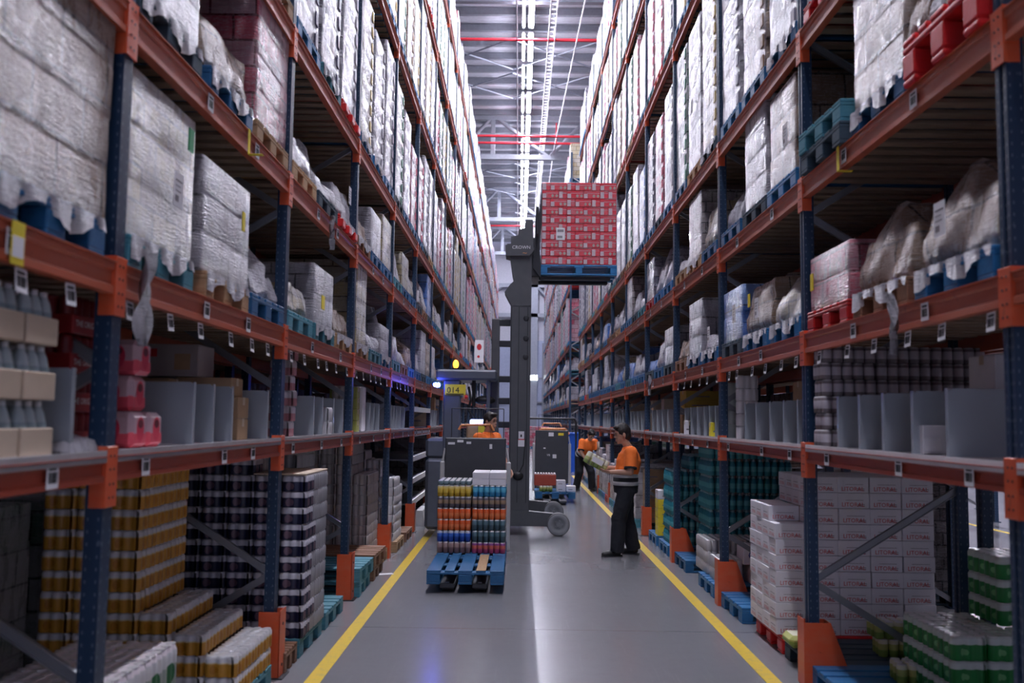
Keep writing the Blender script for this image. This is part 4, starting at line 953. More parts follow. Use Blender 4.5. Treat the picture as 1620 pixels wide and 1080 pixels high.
for i in range(2): carton('sack', .5, .32, .12, M('sack yellow', (.62, .42, .08), .7), 2.5, 12.9, ZS+.335+.121*i, 'yellow sack lying on the panels behind the fourth right post', 'yellow sacks on the right shelf', .1*i, 'sack')
tag(MB().cyl((0, 0, 0), (0, 0, .26), .1, .1, 16).cyl((0, 0, .26), (0, 0, .3), .1, .04, 16).build('bottle', 'green print', None, (2.2, 9.98, ZS+.0)), 'green bottle shape between packs on the right shelf', 'bottle')
for k in range(3, 10):
    for s in range(3):
        carton('carton', .26, .26, R.choice((.25, .36, .5)), R.choice(('carton', 'white carton', 'pale carton', 'blue plastic')), 2.35, yk(k)+.6+.8*s, ZS, 'box on the lowest shelf of the right rack, %s bay' % ORD[k], 'boxes on the right shelf, %s bay' % ORD[k])

# ---------------------------------------------------------------- order pickers
def order_picker(lab, x, y, stickers, number=None, cage=True):
    t = thing('order_picker', lab, 'order picker truck', (x, y, 0))
    # local: forks point to -y; guard panel stands at y=0, spanning x -.4..+.4
    b = MB().cham(-.395, .395, -.03, .03, .30, 1.56, .012, 0)
    p = b.build('guard_panel', 'charcoal truck paint', t)
    for (a, c, z, w_, m) in stickers: MB().box(a, a+w_, -.034, -.0305, z, z+c, m).build('sticker', ['paper', 'yellow label'], p)
    if number: MB().text(number, .07, FACE_CAM(-.12, -.034, .95), 0).build('lettering', 'paper', p)
    for sx in (-1, 1):
        MB().cham(sx*.43-.03, sx*.43+.03, -.03, .05, .12, 1.25, .012).cyl((sx*.43, .01, 1.25), (sx*.40, .01, 1.42), .014, n=8).build('side_frame', 'pale truck paint', t)
    if cage:
        g = MB().tube([(-.32, .02, 1.56), (-.32, .02, 1.94), (.36, .02, 1.94), (.36, .02, 1.56)], .006, 6)
        for i in range(5): g.cyl((-.32+.17*i, .02, 1.56), (-.32+.17*i, .02, 1.94), .002, n=4)
        g.build('mesh_guard', 'dark steel', t)
    MB().tube([(-.23, .10, 1.66), (-.20, .10, 1.72), (.19, .10, 1.73), (.23, .10, 1.65)], .016, 8).build('handrail', 'handle orange', t)
    MB().cham(-.38, .38, .75, 1.45, .10, 1.15, .03).build('power_unit', 'slate truck paint', t)
    MB().cham(-.36, .36, .03, .75, .10, .20, .01).build('platform', 'dark steel', t)
    MB().cham(-.12, .12, .78, .92, 1.15, 1.30, .02).tube([(-.2, .85, 1.33), (.2, .85, 1.33)], .018, 8).build('steering_console', 'charcoal truck paint', t)
    for sx in (-1, 1):
        f = MB().cham(sx*.17-.08, sx*.17+.08, -2.35, -.03, .045, .095, .01).build('fork', 'charcoal truck paint', t)
        MB().cyl((sx*.17-.06, -2.2, .045), (sx*.17+.06, -2.2, .045), .042, n=14).build('fork_roller', 'rubber', f)
        MB().cyl((sx*.17-.02, -2.30, .098), (sx*.17+.02, -2.30, .098), .010, n=8).build('fork_tip', 'grey galvanised steel', f)
        MB().cyl((sx*.30-.05, .9, .11), (sx*.30+.05, .9, .11), .11, n=18).build('wheel', 'rubber', t)
    return t
order_picker('order picker truck with dark guard panel carrying the drinks pallet', -.555, 12.25, [(-.36, .03, 1.47, .09, 0), (-.24, .03, 1.50, .08, 0), (-.12, .03, 1.48, .06, 0), (.18, .06, 1.42, .035, 0)])
order_picker('distant order picker truck with a stickered dark panel in the aisle', .80, 22.5, [(-.08, .09, 1.42, .12, 0), (.15, .06, 1.44, .13, 1), (.02, .09, .90, .09, 0), (-.20, .03, 1.12, .05, 0)], 'VB')
# pallets carried by the nearer picker (long side along y)
o = empty_pallet('blue', 'blue pallet with one unpainted board at the front of the order picker forks', -.535, 10.42, .095, math.pi/2)
tag(MB().box(-.58, .58, -.05, .05, 0, .002).build('bare_board', 'bare pallet wood', o, (0, -.1635, .1445)))
empty_pallet('blue', 'blue pallet under the mixed drinks on the order picker forks', -.535, 11.62, .095, math.pi/2)
def row_pack(nm, h=.128, bottle=False): return can_pack(6, 3, .033, h, nm, 12, bottle)
zz = .095+.146
cols = [['rosy brown cans', 'blue white cans', 'orange cans', 'orange cans', 'dark mixed cans', 'gold cans'], ['red violet cans', 'teal grey cans', 'teal grey cans', 'orange cans', 'dark mixed cans', 'light blue cans']]
LBL = {'rosy brown cans': 'rosy brown', 'blue white cans': 'blue and white', 'orange cans': 'orange', 'gold cans': 'gold', 'pink white packs': 'pink', 'teal grey cans': 'dark teal', 'light blue cans': 'light blue', 'red violet cans': 'red and violet', 'dark mixed cans': 'dark mixed'}
_rp = {n: row_pack(n, .128) for n in LBL}
for c in range(2):
    for l, nm in enumerate(cols[c]):
        for j in range(3):
            place('can_pack', _rp[nm], -.745+.41*c+R.uniform(-.004, .004), 11.18+.21*j, zz+.131*l, '%s can pack on the drinks pallet, %s layer of the %s column' % (LBL[nm], ORD[l], ['left', 'right'][c]), 'can pack', '%s packs, layer %d, %s column' % (LBL[nm], l+1, ['left', 'right'][c]), 0, True)
for j in range(3): place('flat_pack', can_pack(6, 3, .033, .05, 'clear bottles', 10), -.745, 11.18+.21*j, zz+.131*6, 'low clear pack on top of the gold cans', 'can pack', 'clear packs topping the drinks pallet')
for i in range(2):
    for l in range(2):
        tag(MB().cham(-.098, .098, -.28, .28, 0, .075, .005).build('carton', 'white carton', None, (-.437+.2*i, 11.38, zz+.131*6+.0765*l)), 'flat white carton on top of the right drinks column, %s %s' % (['lower', 'upper'][l], ['left', 'right'][i]), 'carton', 'flat white cartons on the drinks')
# far picker goods
empty_pallet('blue', 'blue pallet on the forks of the distant order picker', .82, 21.2, .095, math.pi/2).scale = (1, 1.1, 1)
for i in range(2): place('tray_pack', TRAY, .62, 20.85+.25*i, zz, 'green jar tray on the distant picker pallet', 'tray pack', 'green trays on the distant pallet')
RC = MB().cham(-.24, .24, -.17, .17, 0, .24, .01, 0)
for i in range(8): RC.cham(-.23+.06*i, -.19+.06*i, -.172, .172, .24, .27, .005, 1)
place('crate', RC.mesh('crate', [M('brick red crate', (.42, .07, .04), .5), 'white']), .60, 20.95, zz+.125, 'brick red crate with pale rim on the distant picker pallet', 'crate', None)
for i in range(3): carton('box', .2, .3, .12, 'white carton', .95+.15*(i % 2)*1.5, 20.95, zz+.122*(i//2), 'small white box on the distant picker pallet', 'white boxes on the distant pallet')
# ---------------------------------------------------------------- reach truck
t = thing('reach_truck', 'dark reach truck with tall mast lifting the red drinks pallet', 'forklift truck', (-.8, 15.0, 0))
def L(x): return x+.8
yA = 0
MB().cham(-.62, .42, -.62, .62, .12, 1.20, .05).build('chassis', 'slate truck paint', t)
MB().cham(-.62, -.1, -.60, .60, 1.20, 1.5, .04).build('battery_cover', 'slate truck paint', t)
po = MB().cham(-.36, -.10, -.62, -.40, 1.2, 2.40, .02).build('guard_post', 'slate truck paint', t)
MB().box(-.34, -.02, -.631, -.625, 2.17, 2.33, 0).text('014', .13, FACE_CAM(-.31, -.632, 2.20), 1).box(-.32, -.05, -.632, -.631, 2.175, 2.19, 1).build('number_plate', ['yellow label', 'black'], po)
for q_ in ((-.36, -.28, .4, .6), (.30, .36, -.6, -.52), (.30, .36, .5, .6)): MB().cham(*q_, 1.2, 2.40, .01).build('guard_post', 'slate truck paint', t)
b = MB().cham(-.48, .46, -.66, .62, 2.40, 2.56, .03)
b.build('overhead_guard', 'slate truck paint', t)
be = MB().cyl((-.20, -.3, 2.56), (-.20, -.3, 2.60), .06, n=14).build('beacon_base', 'black', t)
MB().sphere((0, 0, 0), (.045, .045, .07)).build('beacon', emit('amber beacon light', (1, .30, .02, 1), 6.), t, (-.20, -.3, 2.66))
for (x, y, z, r, e) in ((-.43, -.67, 2.34, .035, 60.), (-.50, -.3, 2.36, .03, 50.)):
    MB().cyl((x, y-.01, z-.02), (x-.03, y-.04, z-.03), r, n=12).build('blue_safety_light', emit('blue safety lamp %d' % int(e), (.06, .10, 1, 1), e), t)
MB().cham(.05, .33, -.64, -.58, 1.72, 1.80, .02).build('display', emit('screen glow', (.35, .45, 1, 1), 3.), t)
MB().cham(.0, .38, -.60, -.54, 1.3, 1.71, .02, 0).box(.18, .30, -.602, -.60, 1.60, 1.70, 1).build('control_console', ['carton', 'yellow label'], t)
MB().tube([(.02, -.5, 2.3), (.06, -.55, 2.1), (.02, -.52, 1.95), (.12, -.5, 1.8)], .02, 6).sphere((.28, -.5, 2.1), (.16, .1, .07)).tube([(.1, -.5, 2.4), (.1, -.5, 2.0)], .03, 6).build('hydraulic_hose', 'black', t)
MB().sphere((.32, -.45, 2.12), (.03, .03, .04)).build('amber_lamp', emit('amber small lamp', (1, .4, .03, 1), 4.), t)
# straddle legs and wheels
for s, yy in ((0, -.05), (1, 1.95)):
    yy = -.05 if s == 0 else 2.0
    lg = MB().prism([(.60, .14), (1.36, .14), (1.42, .22), (1.36, .34), (.60, .40)], yy-.10, yy+.08).build('straddle_leg', 'mast grey', t)
    w_ = MB().lathe([(.10, -.075), (.165, -.075), (.178, -.06), (.178, .06), (.165, .075), (.10, .075), (.09, .055), (.02, .06)], n=28, mats=[1, 0, 0, 0, 1, 1, 1, 1], caps=True)
    for i in range(5): a = i*1.2566; w_.cyl((.06*math.cos(a), .06*math.sin(a), .05), (.06*math.cos(a), .06*math.sin(a), .085), .014, n=8, m=1)
    for i in range(5): a = i*1.2566; w_.cyl((.06*math.cos(a), .06*math.sin(a), -.05), (.06*math.cos(a), .06*math.sin(a), -.085), .014, n=8, m=1)
    w_.cyl((0, 0, -.09), (0, 0, .09), .03, n=12, m=1)
    for i in range(10): a = i*.628; w_.cyl((.11*math.cos(a), .11*math.sin(a), -.07), (.11*math.cos(a), .11*math.sin(a), -.08), .008, n=6, m=0)
    w_.build('load_wheel', ['rubber', 'drum grey'], t, (1.44, yy-.12, .18), (math.pi/2, 0, 0))
MB().box(.62, .82, -.1, 2.0, .14, .38).build('leg_crossbeam', 'charcoal truck paint', t)
# mast: outer and inner uprights, near and far, crossbars
def upright(x0, x1, y, z0, z1): 
    b = MB().cham(L(x0), L(x1), y-.07, y+.07, z0, z1, .008)
    return b
m = upright(-.15, .18, -.06, .25, 3.75)
for z in (3.1, 3.42, 2.8): m.sphere((L(.10), -.132, z), (.045, .012, .05), 1)
for x in (-.14, -.02, .12): m.box(L(x), L(x)+.012, -.134, -.129, .5, 3.6, 1)
mm_ = m.build('mast_upright', ['mast grey', 'dark steel'], t)
MB().box(L(.0), L(.09), -.136, -.131, 1.50, 1.62, 0).box(L(-.005), L(.095), -.136, -.131, 1.38, 1.49, 0).box(L(.03), L(.055), -.138, -.136, 1.53, 1.57, 1).box(L(-.005), L(.095), -.137, -.136, 1.485, 1.50, 2).build('warning_label', ['paper', 'black', 'red mark'], mm_)
upright(-.15, .18, 1.95, .25, 3.75).build('mast_upright', 'mast grey', t)
MB().sphere((L(.0), -.12, .92), (.09, .05, .07)).tube([(L(-.3), -.1, 1.05), (L(-.15), -.14, .98), (L(0), -.14, .95), (L(.08), -.14, 1.1), (L(.11), -.14, 1.5)], .008, 6).build('power_cable', 'black', t)
MB().cham(L(-.45), L(-.32), -.0, .14, .5, 3.42, .01).build('mast_rear_column', 'mast grey', t)
for z in (3.36, 3.02, 2.45, 2.1, 1.72): MB().cham(L(-.34), L(-.14), .0, .10, z-.05, z+.05, .01).build('mast_crossbar', 'dark steel', t)
for z in (.6, 1.6, 2.6, 3.6): MB().cham(L(-.02), L(.08), .0, 1.9, z-.05, z+.05, .01).build('mast_crossbeam', 'charcoal truck paint', t)
# upper stage and head, silhouette taken at the real distance
hd = [(-.13, 3.62), (-.25, 3.84), (-.16, 3.97), (-.10, 4.02), (-.13, 4.15), (-.17, 4.42), (-.24, 4.44), (-.25, 4.60), (-.16, 4.62), (-.16, 4.74), (-.05, 4.76), (-.03, 4.86), (.05, 4.88), (.07, 5.02), (.19, 5.02), (.20, 4.60), (.18, 4.40), (.18, 3.62)]
MB().prism([(L(x), z) for x, z in hd], -.14, .30, 'y').build('mast_head', 'mast grey', t)
MB().prism([(L(x), z) for x, z in [(-.24, 4.42), (-.22, 4.61), (.18, 4.62), (.22, 4.52), (.14, 4.42)]], -.20, -.141, 'y', 0).text('CROWN', .075, FACE_CAM(L(-.14), -.202, 4.53), 1).text('~', .12, FACE_CAM(L(0.03), -.202, 4.43), 2).build('mast_hood', ['mast grey', 'paper', 'handle orange'], t)
MB().prism([(L(x), z) for x, z in [(.20, 4.25), (.32, 4.08), (.34, 4.2), (.30, 4.60), (.31, 4.75), (.36, 5.15), (.38, 5.5), (.33, 5.5), (.30, 5.2), (.23, 4.9), (.22, 4.6)]], -.10, -.02, 'y').build('carriage_arm', 'dark steel', t)
MB().cham(L(.16), L(.31), -.05, .85, 4.1, 4.75, .02).build('fork_carriage', 'dark steel', t)
MB().cham(L(.24), L(.28), -.3, .8, 4.75, 5.2, .01).build('load_backrest', 'dark steel', t)
for y in (.0, .5): MB().cham(L(.3), L(1.45), y-.06, y+.06, 4.06, 4.115, .01).build('fork', 'dark steel', t)
# raised red load; long side along x
x0, yb, zp = .935, 15.22, 4.118
lt = thing('wrapped_pallet', 'film-wrapped block of red and silver drink packs on blue pallet raised on the mast', 'wrapped pallet', (x0, yb, zp))
link('pallet', PM['blue'], lt).scale = (1.05, 1, 1.15)
pa, pb = MB(), None
HP = .134
def rpack(n, mat):
    b = MB()
    for i in range(n): b.lathe([(.028, 0), (.0318, .008), (.0318, HP-.02), (.027, HP-.003)], ((i-(n-1)/2)*.0655, 0, 0), 10, [0, 0, 1, 1])
    b.cham(-n*.0328, n*.0328, -.0345, .03, .004, HP-.004, .008, 2); a0 = -n*.0325
    b.box(a0+.004, a0+.062, -.0352, -.0346, .012, .085+.03*(n == 2), 3)
    for i in range(1, n-1): b.add([(a0+.0655*(i+1)+.033+.022*math.cos(q*.785), -.0352, .048+.026*math.sin(q*.785)) for q in range(8)], [tuple(range(8))], 4)
    b.box(a0+.058, -a0-.006, -.0352, -.0346, .088, .094, 3)
    return b.mesh('can_pack', [mat, 'lid silver', M('red print film', (.70, .02, .045), .25), M('silver pink print', (.66, .52, .56), .3), M('can grey green', (.42, .34, .28), .3)])
ra, rb2 = rpack(4, 'red silver cans'), rpack(2, 'silver side cans')
Wd, Dd = 1.20, .78
for l in range(10):
    z = .17+HP*l; x = -Wd/2
    seq = ([2, 4, 2, 4, 2, 4] if l % 2 else [4, 2, 4, 4, 2, 2])
    for n in seq:
        wn = n*.0666
        link('can_pack', ra if n == 4 else rb2, lt, (x+wn/2, -Dd/2+.034, z)); x += wn
MB().box(-Wd/2+.004, Wd/2-.004, -Dd/2+.06, Dd/2, .165, .17+HP*10-.006).build('inner_packs', 'film red cans', lt)
f = NT('clear film'); f.set(col=(.95, .85, .9), rough=.22, alpha=f.ramp(f.noise(f.vmap(f.obj(), (1, 1, 3)), 5, 5, .7), [(.45, .03), (.70, .30)]), coat=.2); f.bump(f.noise(f.obj(), 14, 5, .7), .6, .03); MATS['clear film'] = f.m
MB().box(-Wd/2-.006, Wd/2+.006, -Dd/2-.006, Dd/2+.006, .12, .17+HP*10+.006).build('stretch_film', 'clear film', lt)
MB().box(-.07, .07, -.003, 0, -.10, .10, 0).box(-.05, .05, -.004, -.003, .03, .07, 1).box(-.05, .03, -.004, -.003, -.07, -.03, 1).build('delivery_note', ['paper', 'print grey'], lt, (-.30, -Dd/2-.009, .17+HP*3.7))
# sign and hanging things near the left
tag(MB().box(-.17, .17, -.005, .005, -.42, .42, 0).add([(.09*math.cos(a*.3927), -.006, .16+.12*math.sin(a*.3927)) for a in range(16)], [tuple(range(16))], 1).add([(-.02+.05*math.cos(a*.3927), -.006, -.2+.05*math.sin(a*.3927)) for a in range(16)], [tuple(range(16))], 1).build('sign', ['paper', 'red mark'], None, (-1.50, 34.62, 4.32)), 'white sign with red dots hanging at the left rack above the truck roof', 'sign')
# things at the far end of the aisle
t = thing('crowd_barrier', 'grey and orange rails standing behind the distant order picker', 'barrier', (1.1, 27, 0))
MB().tube([(-.9, 0, 0), (-.9, 0, 1.75), (-.8, 0, 1.85), (.5, 0, 1.85), (.55, 0, 1.75), (.55, 0, 0)], .03, 8).build('frame', 'dark steel', t)
MB().tube([(-.5, .05, 1.45), (-.45, .05, 1.55), (.25, .05, 1.55), (.35, .05, 1.4)], .04, 8).build('rail', 'handle orange', t)
for i, (x, y) in enumerate(((.55, 60), (1.4, 60), (-.35, 62))):
    t = thing('wrapped_pallet', ['pale red and white load at the far end of the aisle, middle one', 'pale load at the far end of the aisle, right one', 'pale load at the far end of the aisle, left one'][i], 'wrapped pallet', (x, y, 0)); link('pallet', PM['blue'], t); link('wrapped_goods', goods('tall', i, 1.2, 'film pink'), t, (0, 0, .146))
t = thing('wheeled_bin', 'blue plastic bin standing at the right rack end', 'bin', (1.75, 33.3, 0)); MB().prism([(-.3, 0), (.3, 0), (.36, 1.3), (-.36, 1.3)], -.3, .3).build('body', 'blue plastic', t); MB().cham(-.4, .4, -.35, .35, 1.3, 1.38, .02).build('lid', 'blue plastic', t)
MB().box(-.08, .08, -.02, .02, 0, .2).build('foot', 'rubber', t)
# ---------------------------------------------------------------- people
def ell(mb, secs, n=14, side=(0, 1, 0)):
    """loft of ellipses; secs = (centre, half width, half depth)"""
    s = Vector(side); rings = []; P_ = [Vector(c) for c, a, b in secs]
    for i, (c, a, b) in enumerate(secs):
        tg = (P_[min(i+1, len(P_)-1)]-P_[max(i-1, 0)]).normalized(); fr = s.cross(tg).normalized(); sd_ = tg.cross(fr).normalized()
        rings += [P_[i]+sd_*(a*math.cos(2*math.pi*k/n))+fr*(b*math.sin(2*math.pi*k/n)) for k in range(n)]
    F = [(i*n+k, i*n+(k+1) % n, (i+1)*n+(k+1) % n, (i+1)*n+k) for i in range(len(secs)-1) for k in range(n)]
    F += [tuple(range(n-1, -1, -1)), tuple(range((len(secs)-1)*n, len(secs)*n))]
    return mb.add(rings, F, 0, True)
def limb(mb, pts, rs, n=12):
    for (a, b, r0, r1) in zip(pts, pts[1:], rs, rs[1:]): mb.cyl(a, b, r0, r1, n); 
    for p, r in zip(pts, rs): mb.sphere(p, r*.995, 0, 12, 8)
def hand(mb, wr, d, nrm, curl=.5, left=True):
    wr, d, nrm = Vector(wr), Vector(d).normalized(), Vector(nrm).normalized(); wv = d.cross(nrm).normalized()*(1 if left else -1)
    nrm = wv.cross(d).normalized()*(1 if left else -1) if False else nrm
    T = Matrix((d, wv, nrm)).transposed().to_4x4(); T.translation = wr+d*.048
    mb.sphere((0, 0, 0), (.052, .041, .017), 0, 12, 8, T)
    for i, (o, L_) in enumerate(((.030, .070), (.010, .080), (-.010, .075), (-.029, .058))):
        p = wr+d*.088+wv*o; a = curl*.6; dr = d.copy()
        for s_, (k, r) in enumerate(((.45, .0088), (.32, .008), (.23, .0072))):
            dr = (dr*math.cos(a)+nrm*math.sin(a)).normalized(); nn = (nrm-dr*nrm.dot(dr)).normalized(); q = p+dr*(L_*k)
            mb.cyl(p, q, r, r*.95, 8); mb.sphere(q, r*.97, 0, 8, 6); p = q; a = curl*(.9 if s_ == 0 else .7)
    p = wr+d*.025+wv*.030; q = p+(d*.6+wv*.7+nrm*.35).normalized()*.038; u = q+(d*.85+wv*.2+nrm*.4).normalized()*.032
    limb(mb, [p, q, u], [.013, .0105, .008], 8)
def blob(mb, name, mat, parent, vox, smooth=4, disp=0):
    o = mb.build(name, mat, parent)
    r = o.modifiers.new('remesh', 'REMESH'); r.mode = 'VOXEL'; r.voxel_size = vox; r.use_smooth_shade = True
    s = o.modifiers.new('smooth', 'SMOOTH'); s.factor = .5; s.iterations = smooth
    if disp:
        tx = bpy.data.textures.new('folds', 'CLOUDS'); tx.noise_scale = .09; d = o.modifiers.new('folds', 'DISPLACE'); d.texture = tx; d.strength = disp; d.mid_level = .5
    return o
def figure(lab, loc, rz, J, vox=.0065, curl=(.5, .5), hd=(0, 0), legs=True, stripe=None, hs=1.1, bk=1.15):
    t = thing('person', lab, 'person', loc, rz); V = {k: Vector(v) for k, v in J.items() if isinstance(v, tuple)}
    HT = Matrix.Translation(V['head']) @ Matrix.Scale(hs, 4) @ Matrix.Rotation(hd[0], 4, 'Z') @ Matrix.Rotation(hd[1], 4, 'Y')
    b = MB()
    b.sphere((-.008, 0, .015), (.094, .074, .105), 0, 16, 12, HT); b.sphere((.03, 0, -.045), (.058, .055, .068), 0, 14, 10, HT); b.sphere((.055, 0, -.085), (.028, .030, .026), 0, 10, 8, HT)
    b.add([HT @ Vector(v) for v in ((.080, 0, .022), (.112, 0, -.028), (.082, .017, -.034), (.082, -.017, -.034), (.06, 0, 0))], [(0, 1, 2), (0, 3, 1), (1, 3, 2), (0, 2, 4), (0, 4, 3), (2, 3, 4)], 0, True)
    b.sphere((.083, 0, -.058), (.013, .024, .006), 0, 10, 6, HT); b.sphere((.082, 0, -.068), (.012, .020, .007), 0, 10, 6, HT); b.sphere((.076, 0, .032), (.014, .050, .010), 0, 10, 6, HT)
    for s in (-1, 1): b.sphere((-.008, s*.078, -.012), (.020, .010, .033), 0, 10, 8, HT)
    limb(b, [V['neck'], V['head']+Vector((-.012, 0, -.05))], [.058, .052])
    ell(b, [(V['pelvis']+Vector((0, 0, -.06)), .13, .09), (V['pelvis'], .15, .10), (V['waist'], .13, .09), (V['chest'], .155, .105), (V['neck']-(V['neck']-V['chest'])*.25, .14, .07), (V['neck'], .06, .055)])
    for s, n_ in ((1, 'L'), (-1, 'R')):
        limb(b, [V['sh'+n_], V['el'+n_], V['wr'+n_]], [.052, .045, .031])
        fd = (V['wr'+n_]-V['el'+n_]).normalized()
        hand(b, V['wr'+n_], J.get('hd'+n_, fd), J.get('hn'+n_, (0, -s, 0)), curl[0 if s > 0 else 1], s > 0)
        if legs: limb(b, [V['hip'+n_], V['kn'+n_], V['an'+n_]], [.07, .05, .035])
    body = blob(b, 'body', 'skin', t, vox, 3)
    # face details
    f = MB()
    for s in (-1, 1): f.sphere((.083, s*.030, .008), (.006, .013, .006), 0, 8, 6, HT)
    f.build('eyes', 'eye', t); f = MB()
    for s in (-1, 1): f.sphere((.088, s*.031, .030), (.006, .019, .005), 0, 8, 6, HT)
    f.build('eyebrows', 'hair', t); MB().sphere((.0935, 0, -.063), (.004, .020, .003), 0, 8, 6, HT).build('mouth', 'mouth', t)
    h = MB().sphere((-.022, 0, .035), (.100, .084, .102), 0, 16, 12, HT); h.sphere((-.055, 0, -.02), (.062, .078, .08), 0, 14, 10, HT); h.sphere((.045, .0, .093), (.052, .06, .028), 0, 12, 8, HT)
    for s in (-1, 1): h.sphere((.01, s*.068, .03), (.03, .014, .04), 0, 8, 6, HT)
    blob(h, 'hair', 'hair', t, .007, 2, .012)
    # shirt
    b = MB(); top = V['neck']-(V['neck']-V['chest'])*.12; side = (V['shL']-V['shR']).normalized()
    ell(b, [(V['waist']-(V['chest']-V['waist'])*.12, .165*bk, .135*bk), (V['waist'], .165*bk, .135*bk), ((V['waist']+V['chest'])/2, .175*bk, .142*bk), (V['chest'], .192*bk, .148*bk), (V['chest']+(V['neck']-V['chest'])*.55, .19*bk, .115*bk), (top, .10, .075), (V['neck']+(V['neck']-V['chest']).normalized()*.012, .066, .062)], side=side)
    for n_ in 'LR':
        m_ = V['sh'+n_]+(V['el'+n_]-V['sh'+n_])*.80; limb(b, [V['sh'+n_]+(V['chest']-V['sh'+n_])*.25, V['sh'+n_]], [.088*bk, .078*bk]); b.cyl(V['sh'+n_], m_, .074*bk, .074*bk, 14)
    blob(b, 'shirt', 'orange hi-vis cloth', t, .010, 4, .014)
    ax = (V['chest']-V['waist']).normalized()
    if ax.z > .95: ax = Vector((0, 0, 1))
    def band(name, c, h_, a, d_, mat): 
        q = MB(); ell(q, [(c-ax*h_/2, a-.006, d_-.006), (c-ax*h_/2, a, d_), (c+ax*h_/2, a, d_), (c+ax*h_/2, a-.006, d_-.006)], 24, side); q.build(name, mat, t)
    band('navy_hem', V['waist']-ax*.055, .12, .178*bk, .148*bk, 'navy work cloth'); band('reflective_band', V['waist']+ax*.03, .05, .179*bk, .149*bk, 'reflective band'); band('reflective_band', V['waist']-ax*.075, .05, .181*bk, .151*bk, 'reflective band')
    for n_ in 'LR':
        c = V['sh'+n_]+(V['el'+n_]-V['sh'+n_])*.79; d_ = (V['el'+n_]-V['sh'+n_]).normalized()
        MB().cyl(c-d_*.010, c+d_*.012, .0755*bk, .0755*bk, 16).build('sleeve_cuff', 'navy work cloth', t)
    if legs:
        b = MB(); ell(b, [(V['pelvis']+Vector((0, 0, .10)), .160*bk, .132*bk), (V['pelvis'], .175*bk, .145*bk), (V['pelvis']-Vector((0, 0, .09)), .17*bk, .14*bk)], side=side)
        for n_ in 'LR':
            an = V['an'+n_]-Vector((0, 0, .03)); limb(b, [V['hip'+n_]-Vector((0, 0, .03)), V['kn'+n_]], [.105*bk, .088*bk], 14); b.cyl(V['kn'+n_], an, .086*bk, .082*bk, 14); b.sphere(V['kn'+n_]+Vector((.01, 0, 0)), .088*bk)
        blob(b, 'trousers', 'navy work cloth', t, .010, 4, .022)
        for s, n_ in ((1, 'L'), (-1, 'R')):
            an = V['an'+n_]; a = J.get('ft'+n_, 0.); T = Matrix.Translation((an.x, an.y, an.z-.09)) @ Matrix.Rotation(a, 4, 'Z')
            b = MB(); b.sphere((.0, 0, .055), (.065, .045, .055), 0, 12, 8, T); b.sphere((.10, 0, .04), (.105, .048, .042), 0, 14, 8, T); b.sphere((.16, 0, .033), (.055, .046, .034), 0, 12, 8, T); b.cyl(T @ Vector((-.01, 0, .05)), T @ Vector((0, 0, .12)), .05, .052, 12)
            sh = blob(b, 'shoe', 'shoe black', t, .008, 2)
            so = MB().prism([(T @ Vector((x, y, 0))).to_2d()[:] for x, y in ((-.07, -.035), (-.03, -.045), (.1, -.05), (.19, -.04), (.215, 0), (.19, .04), (.1, .05), (-.03, .045), (-.07, .035))], max(0, an.z-.09), max(0, an.z-.09)+.02, 'z').build('sole', 'dark steel', sh)
            if stripe:
                k_, q_ = V['kn'+n_], V['an'+n_]; h_ = V['hip'+n_]
                MB().tube([h_+Vector((0, s*.095, -.05)), k_+Vector((0, s*.072, 0)), q_+Vector((0, s*.062, 0))], .014, 6).build('trouser_stripe', 'red mark', t)
    return t
w1 = figure('worker in orange polo and navy trousers holding a drinks pack in the aisle', (1.46, 12.80, 0), math.pi, {
 'head': (.055, .0, 1.625), 'neck': (-.035, 0, 1.45), 'chest': (-.045, 0, 1.27), 'waist': (.0, 0, 1.04), 'pelvis': (.0, 0, .93),
 'shL': (-.05, .185, 1.385), 'shR': (-.05, -.185, 1.385), 'elL': (-.035, .245, 1.125), 'elR': (-.0, -.235, 1.14), 'wrL': (.215, .165, 1.12), 'wrR': (.22, -.145, 1.16),
 'hdL': (1, -.25, .12), 'hdR': (1, .2, .15), 'hnL': (.15, -.55, .8), 'hnR': (.15, .55, .8),
 'hipL': (0, .09, .90), 'hipR': (0, -.09, .90), 'knL': (.10, .12, .50), 'knR': (-.03, -.12, .50), 'anL': (.13, .13, .09), 'anR': (-.13, -.14, .09), 'ftL': .15, 'ftR': -.5}, hd=(.18, .18))
t = thing('bottle_pack', 'film-wrapped pack of jars held in the standing worker\'s hands', 'bottle pack', (1.46-.40, 12.80, 1.245)); t.rotation_euler = (0, math.radians(28), .05)
link('jars', can_pack(5, 3, .032, .16, 'green yellow tray', 12), t, (0, 0, -.075))
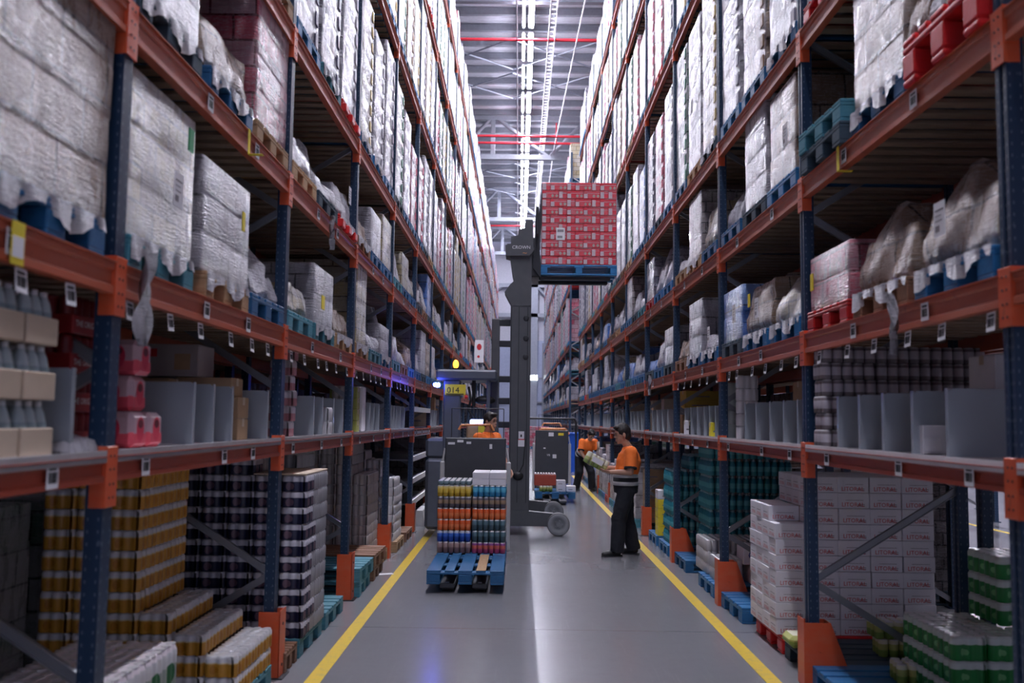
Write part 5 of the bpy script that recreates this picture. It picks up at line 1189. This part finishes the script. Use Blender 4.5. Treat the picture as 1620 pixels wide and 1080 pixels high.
MB().cham(-.163, .163, -.099, .099, -.08, .09, .02).build('shrink_film', 'clear film', t)
MB().box(-.08, .08, -.101, -.0995, -.02, .05).build('pack_label', 'paper', t)
w2 = figure('farther worker in orange shirt bending forward beside the right rack', (1.72, 24.3, 0), math.radians(-68), {
 'head': (.36, .0, 1.44), 'neck': (.26, 0, 1.31), 'chest': (.15, 0, 1.17), 'waist': (-.06, 0, .99), 'pelvis': (-.13, 0, .90),
 'shL': (.20, .185, 1.26), 'shR': (.20, -.185, 1.26), 'elL': (.28, .24, 1.0), 'elR': (.26, -.24, 1.0), 'wrL': (.42, .17, .80), 'wrR': (.40, -.15, .80),
 'hipL': (-.13, .09, .88), 'hipR': (-.13, -.09, .88), 'knL': (.08, .14, .50), 'knR': (-.05, -.13, .48), 'anL': (.02, .2, .09), 'anR': (-.22, -.14, .09), 'ftL': .1, 'ftR': -.1}, vox=.008, hd=(0, .7), stripe=True)
w3 = figure('driver in orange shirt standing behind the dark panel of the nearer picker', (-.40, 12.72, .20), math.radians(-38), {
 'head': (.03, .0, 1.575), 'neck': (-.02, 0, 1.42), 'chest': (-.03, 0, 1.24), 'waist': (-.02, 0, 1.02), 'pelvis': (-.02, 0, .93),
 'shL': (-.03, .18, 1.35), 'shR': (-.03, -.18, 1.35), 'elL': (.05, .23, 1.10), 'elR': (.04, -.23, 1.1), 'wrL': (.22, .17, .93), 'wrR': (.22, -.17, .93),
 'hipL': (-.02, .09, .89), 'hipR': (-.02, -.09, .89), 'knL': (.0, .1, .48), 'knR': (.0, -.1, .48), 'anL': (-.02, .11, .09), 'anR': (-.02, -.11, .09)}, vox=.008, hd=(0, .05), hs=.98, bk=1.05)

PQ.sort(key=lambda q: q[0])
for d_, me, l, rz, lab, cat, grp in PQ[:296]: tag(link('can_pack', me, None, l, (0, 0, rz)), lab, cat, grp)
me = merged([(q[1], q[2]) for q in PQ[296:]]); me.polygons.foreach_set('use_smooth', [True]*len(me.polygons))
tag(link('can_packs', me), 'the remaining, more distant can packs stacked in the racks', 'can packs', 'can packs further back', 'stuff')
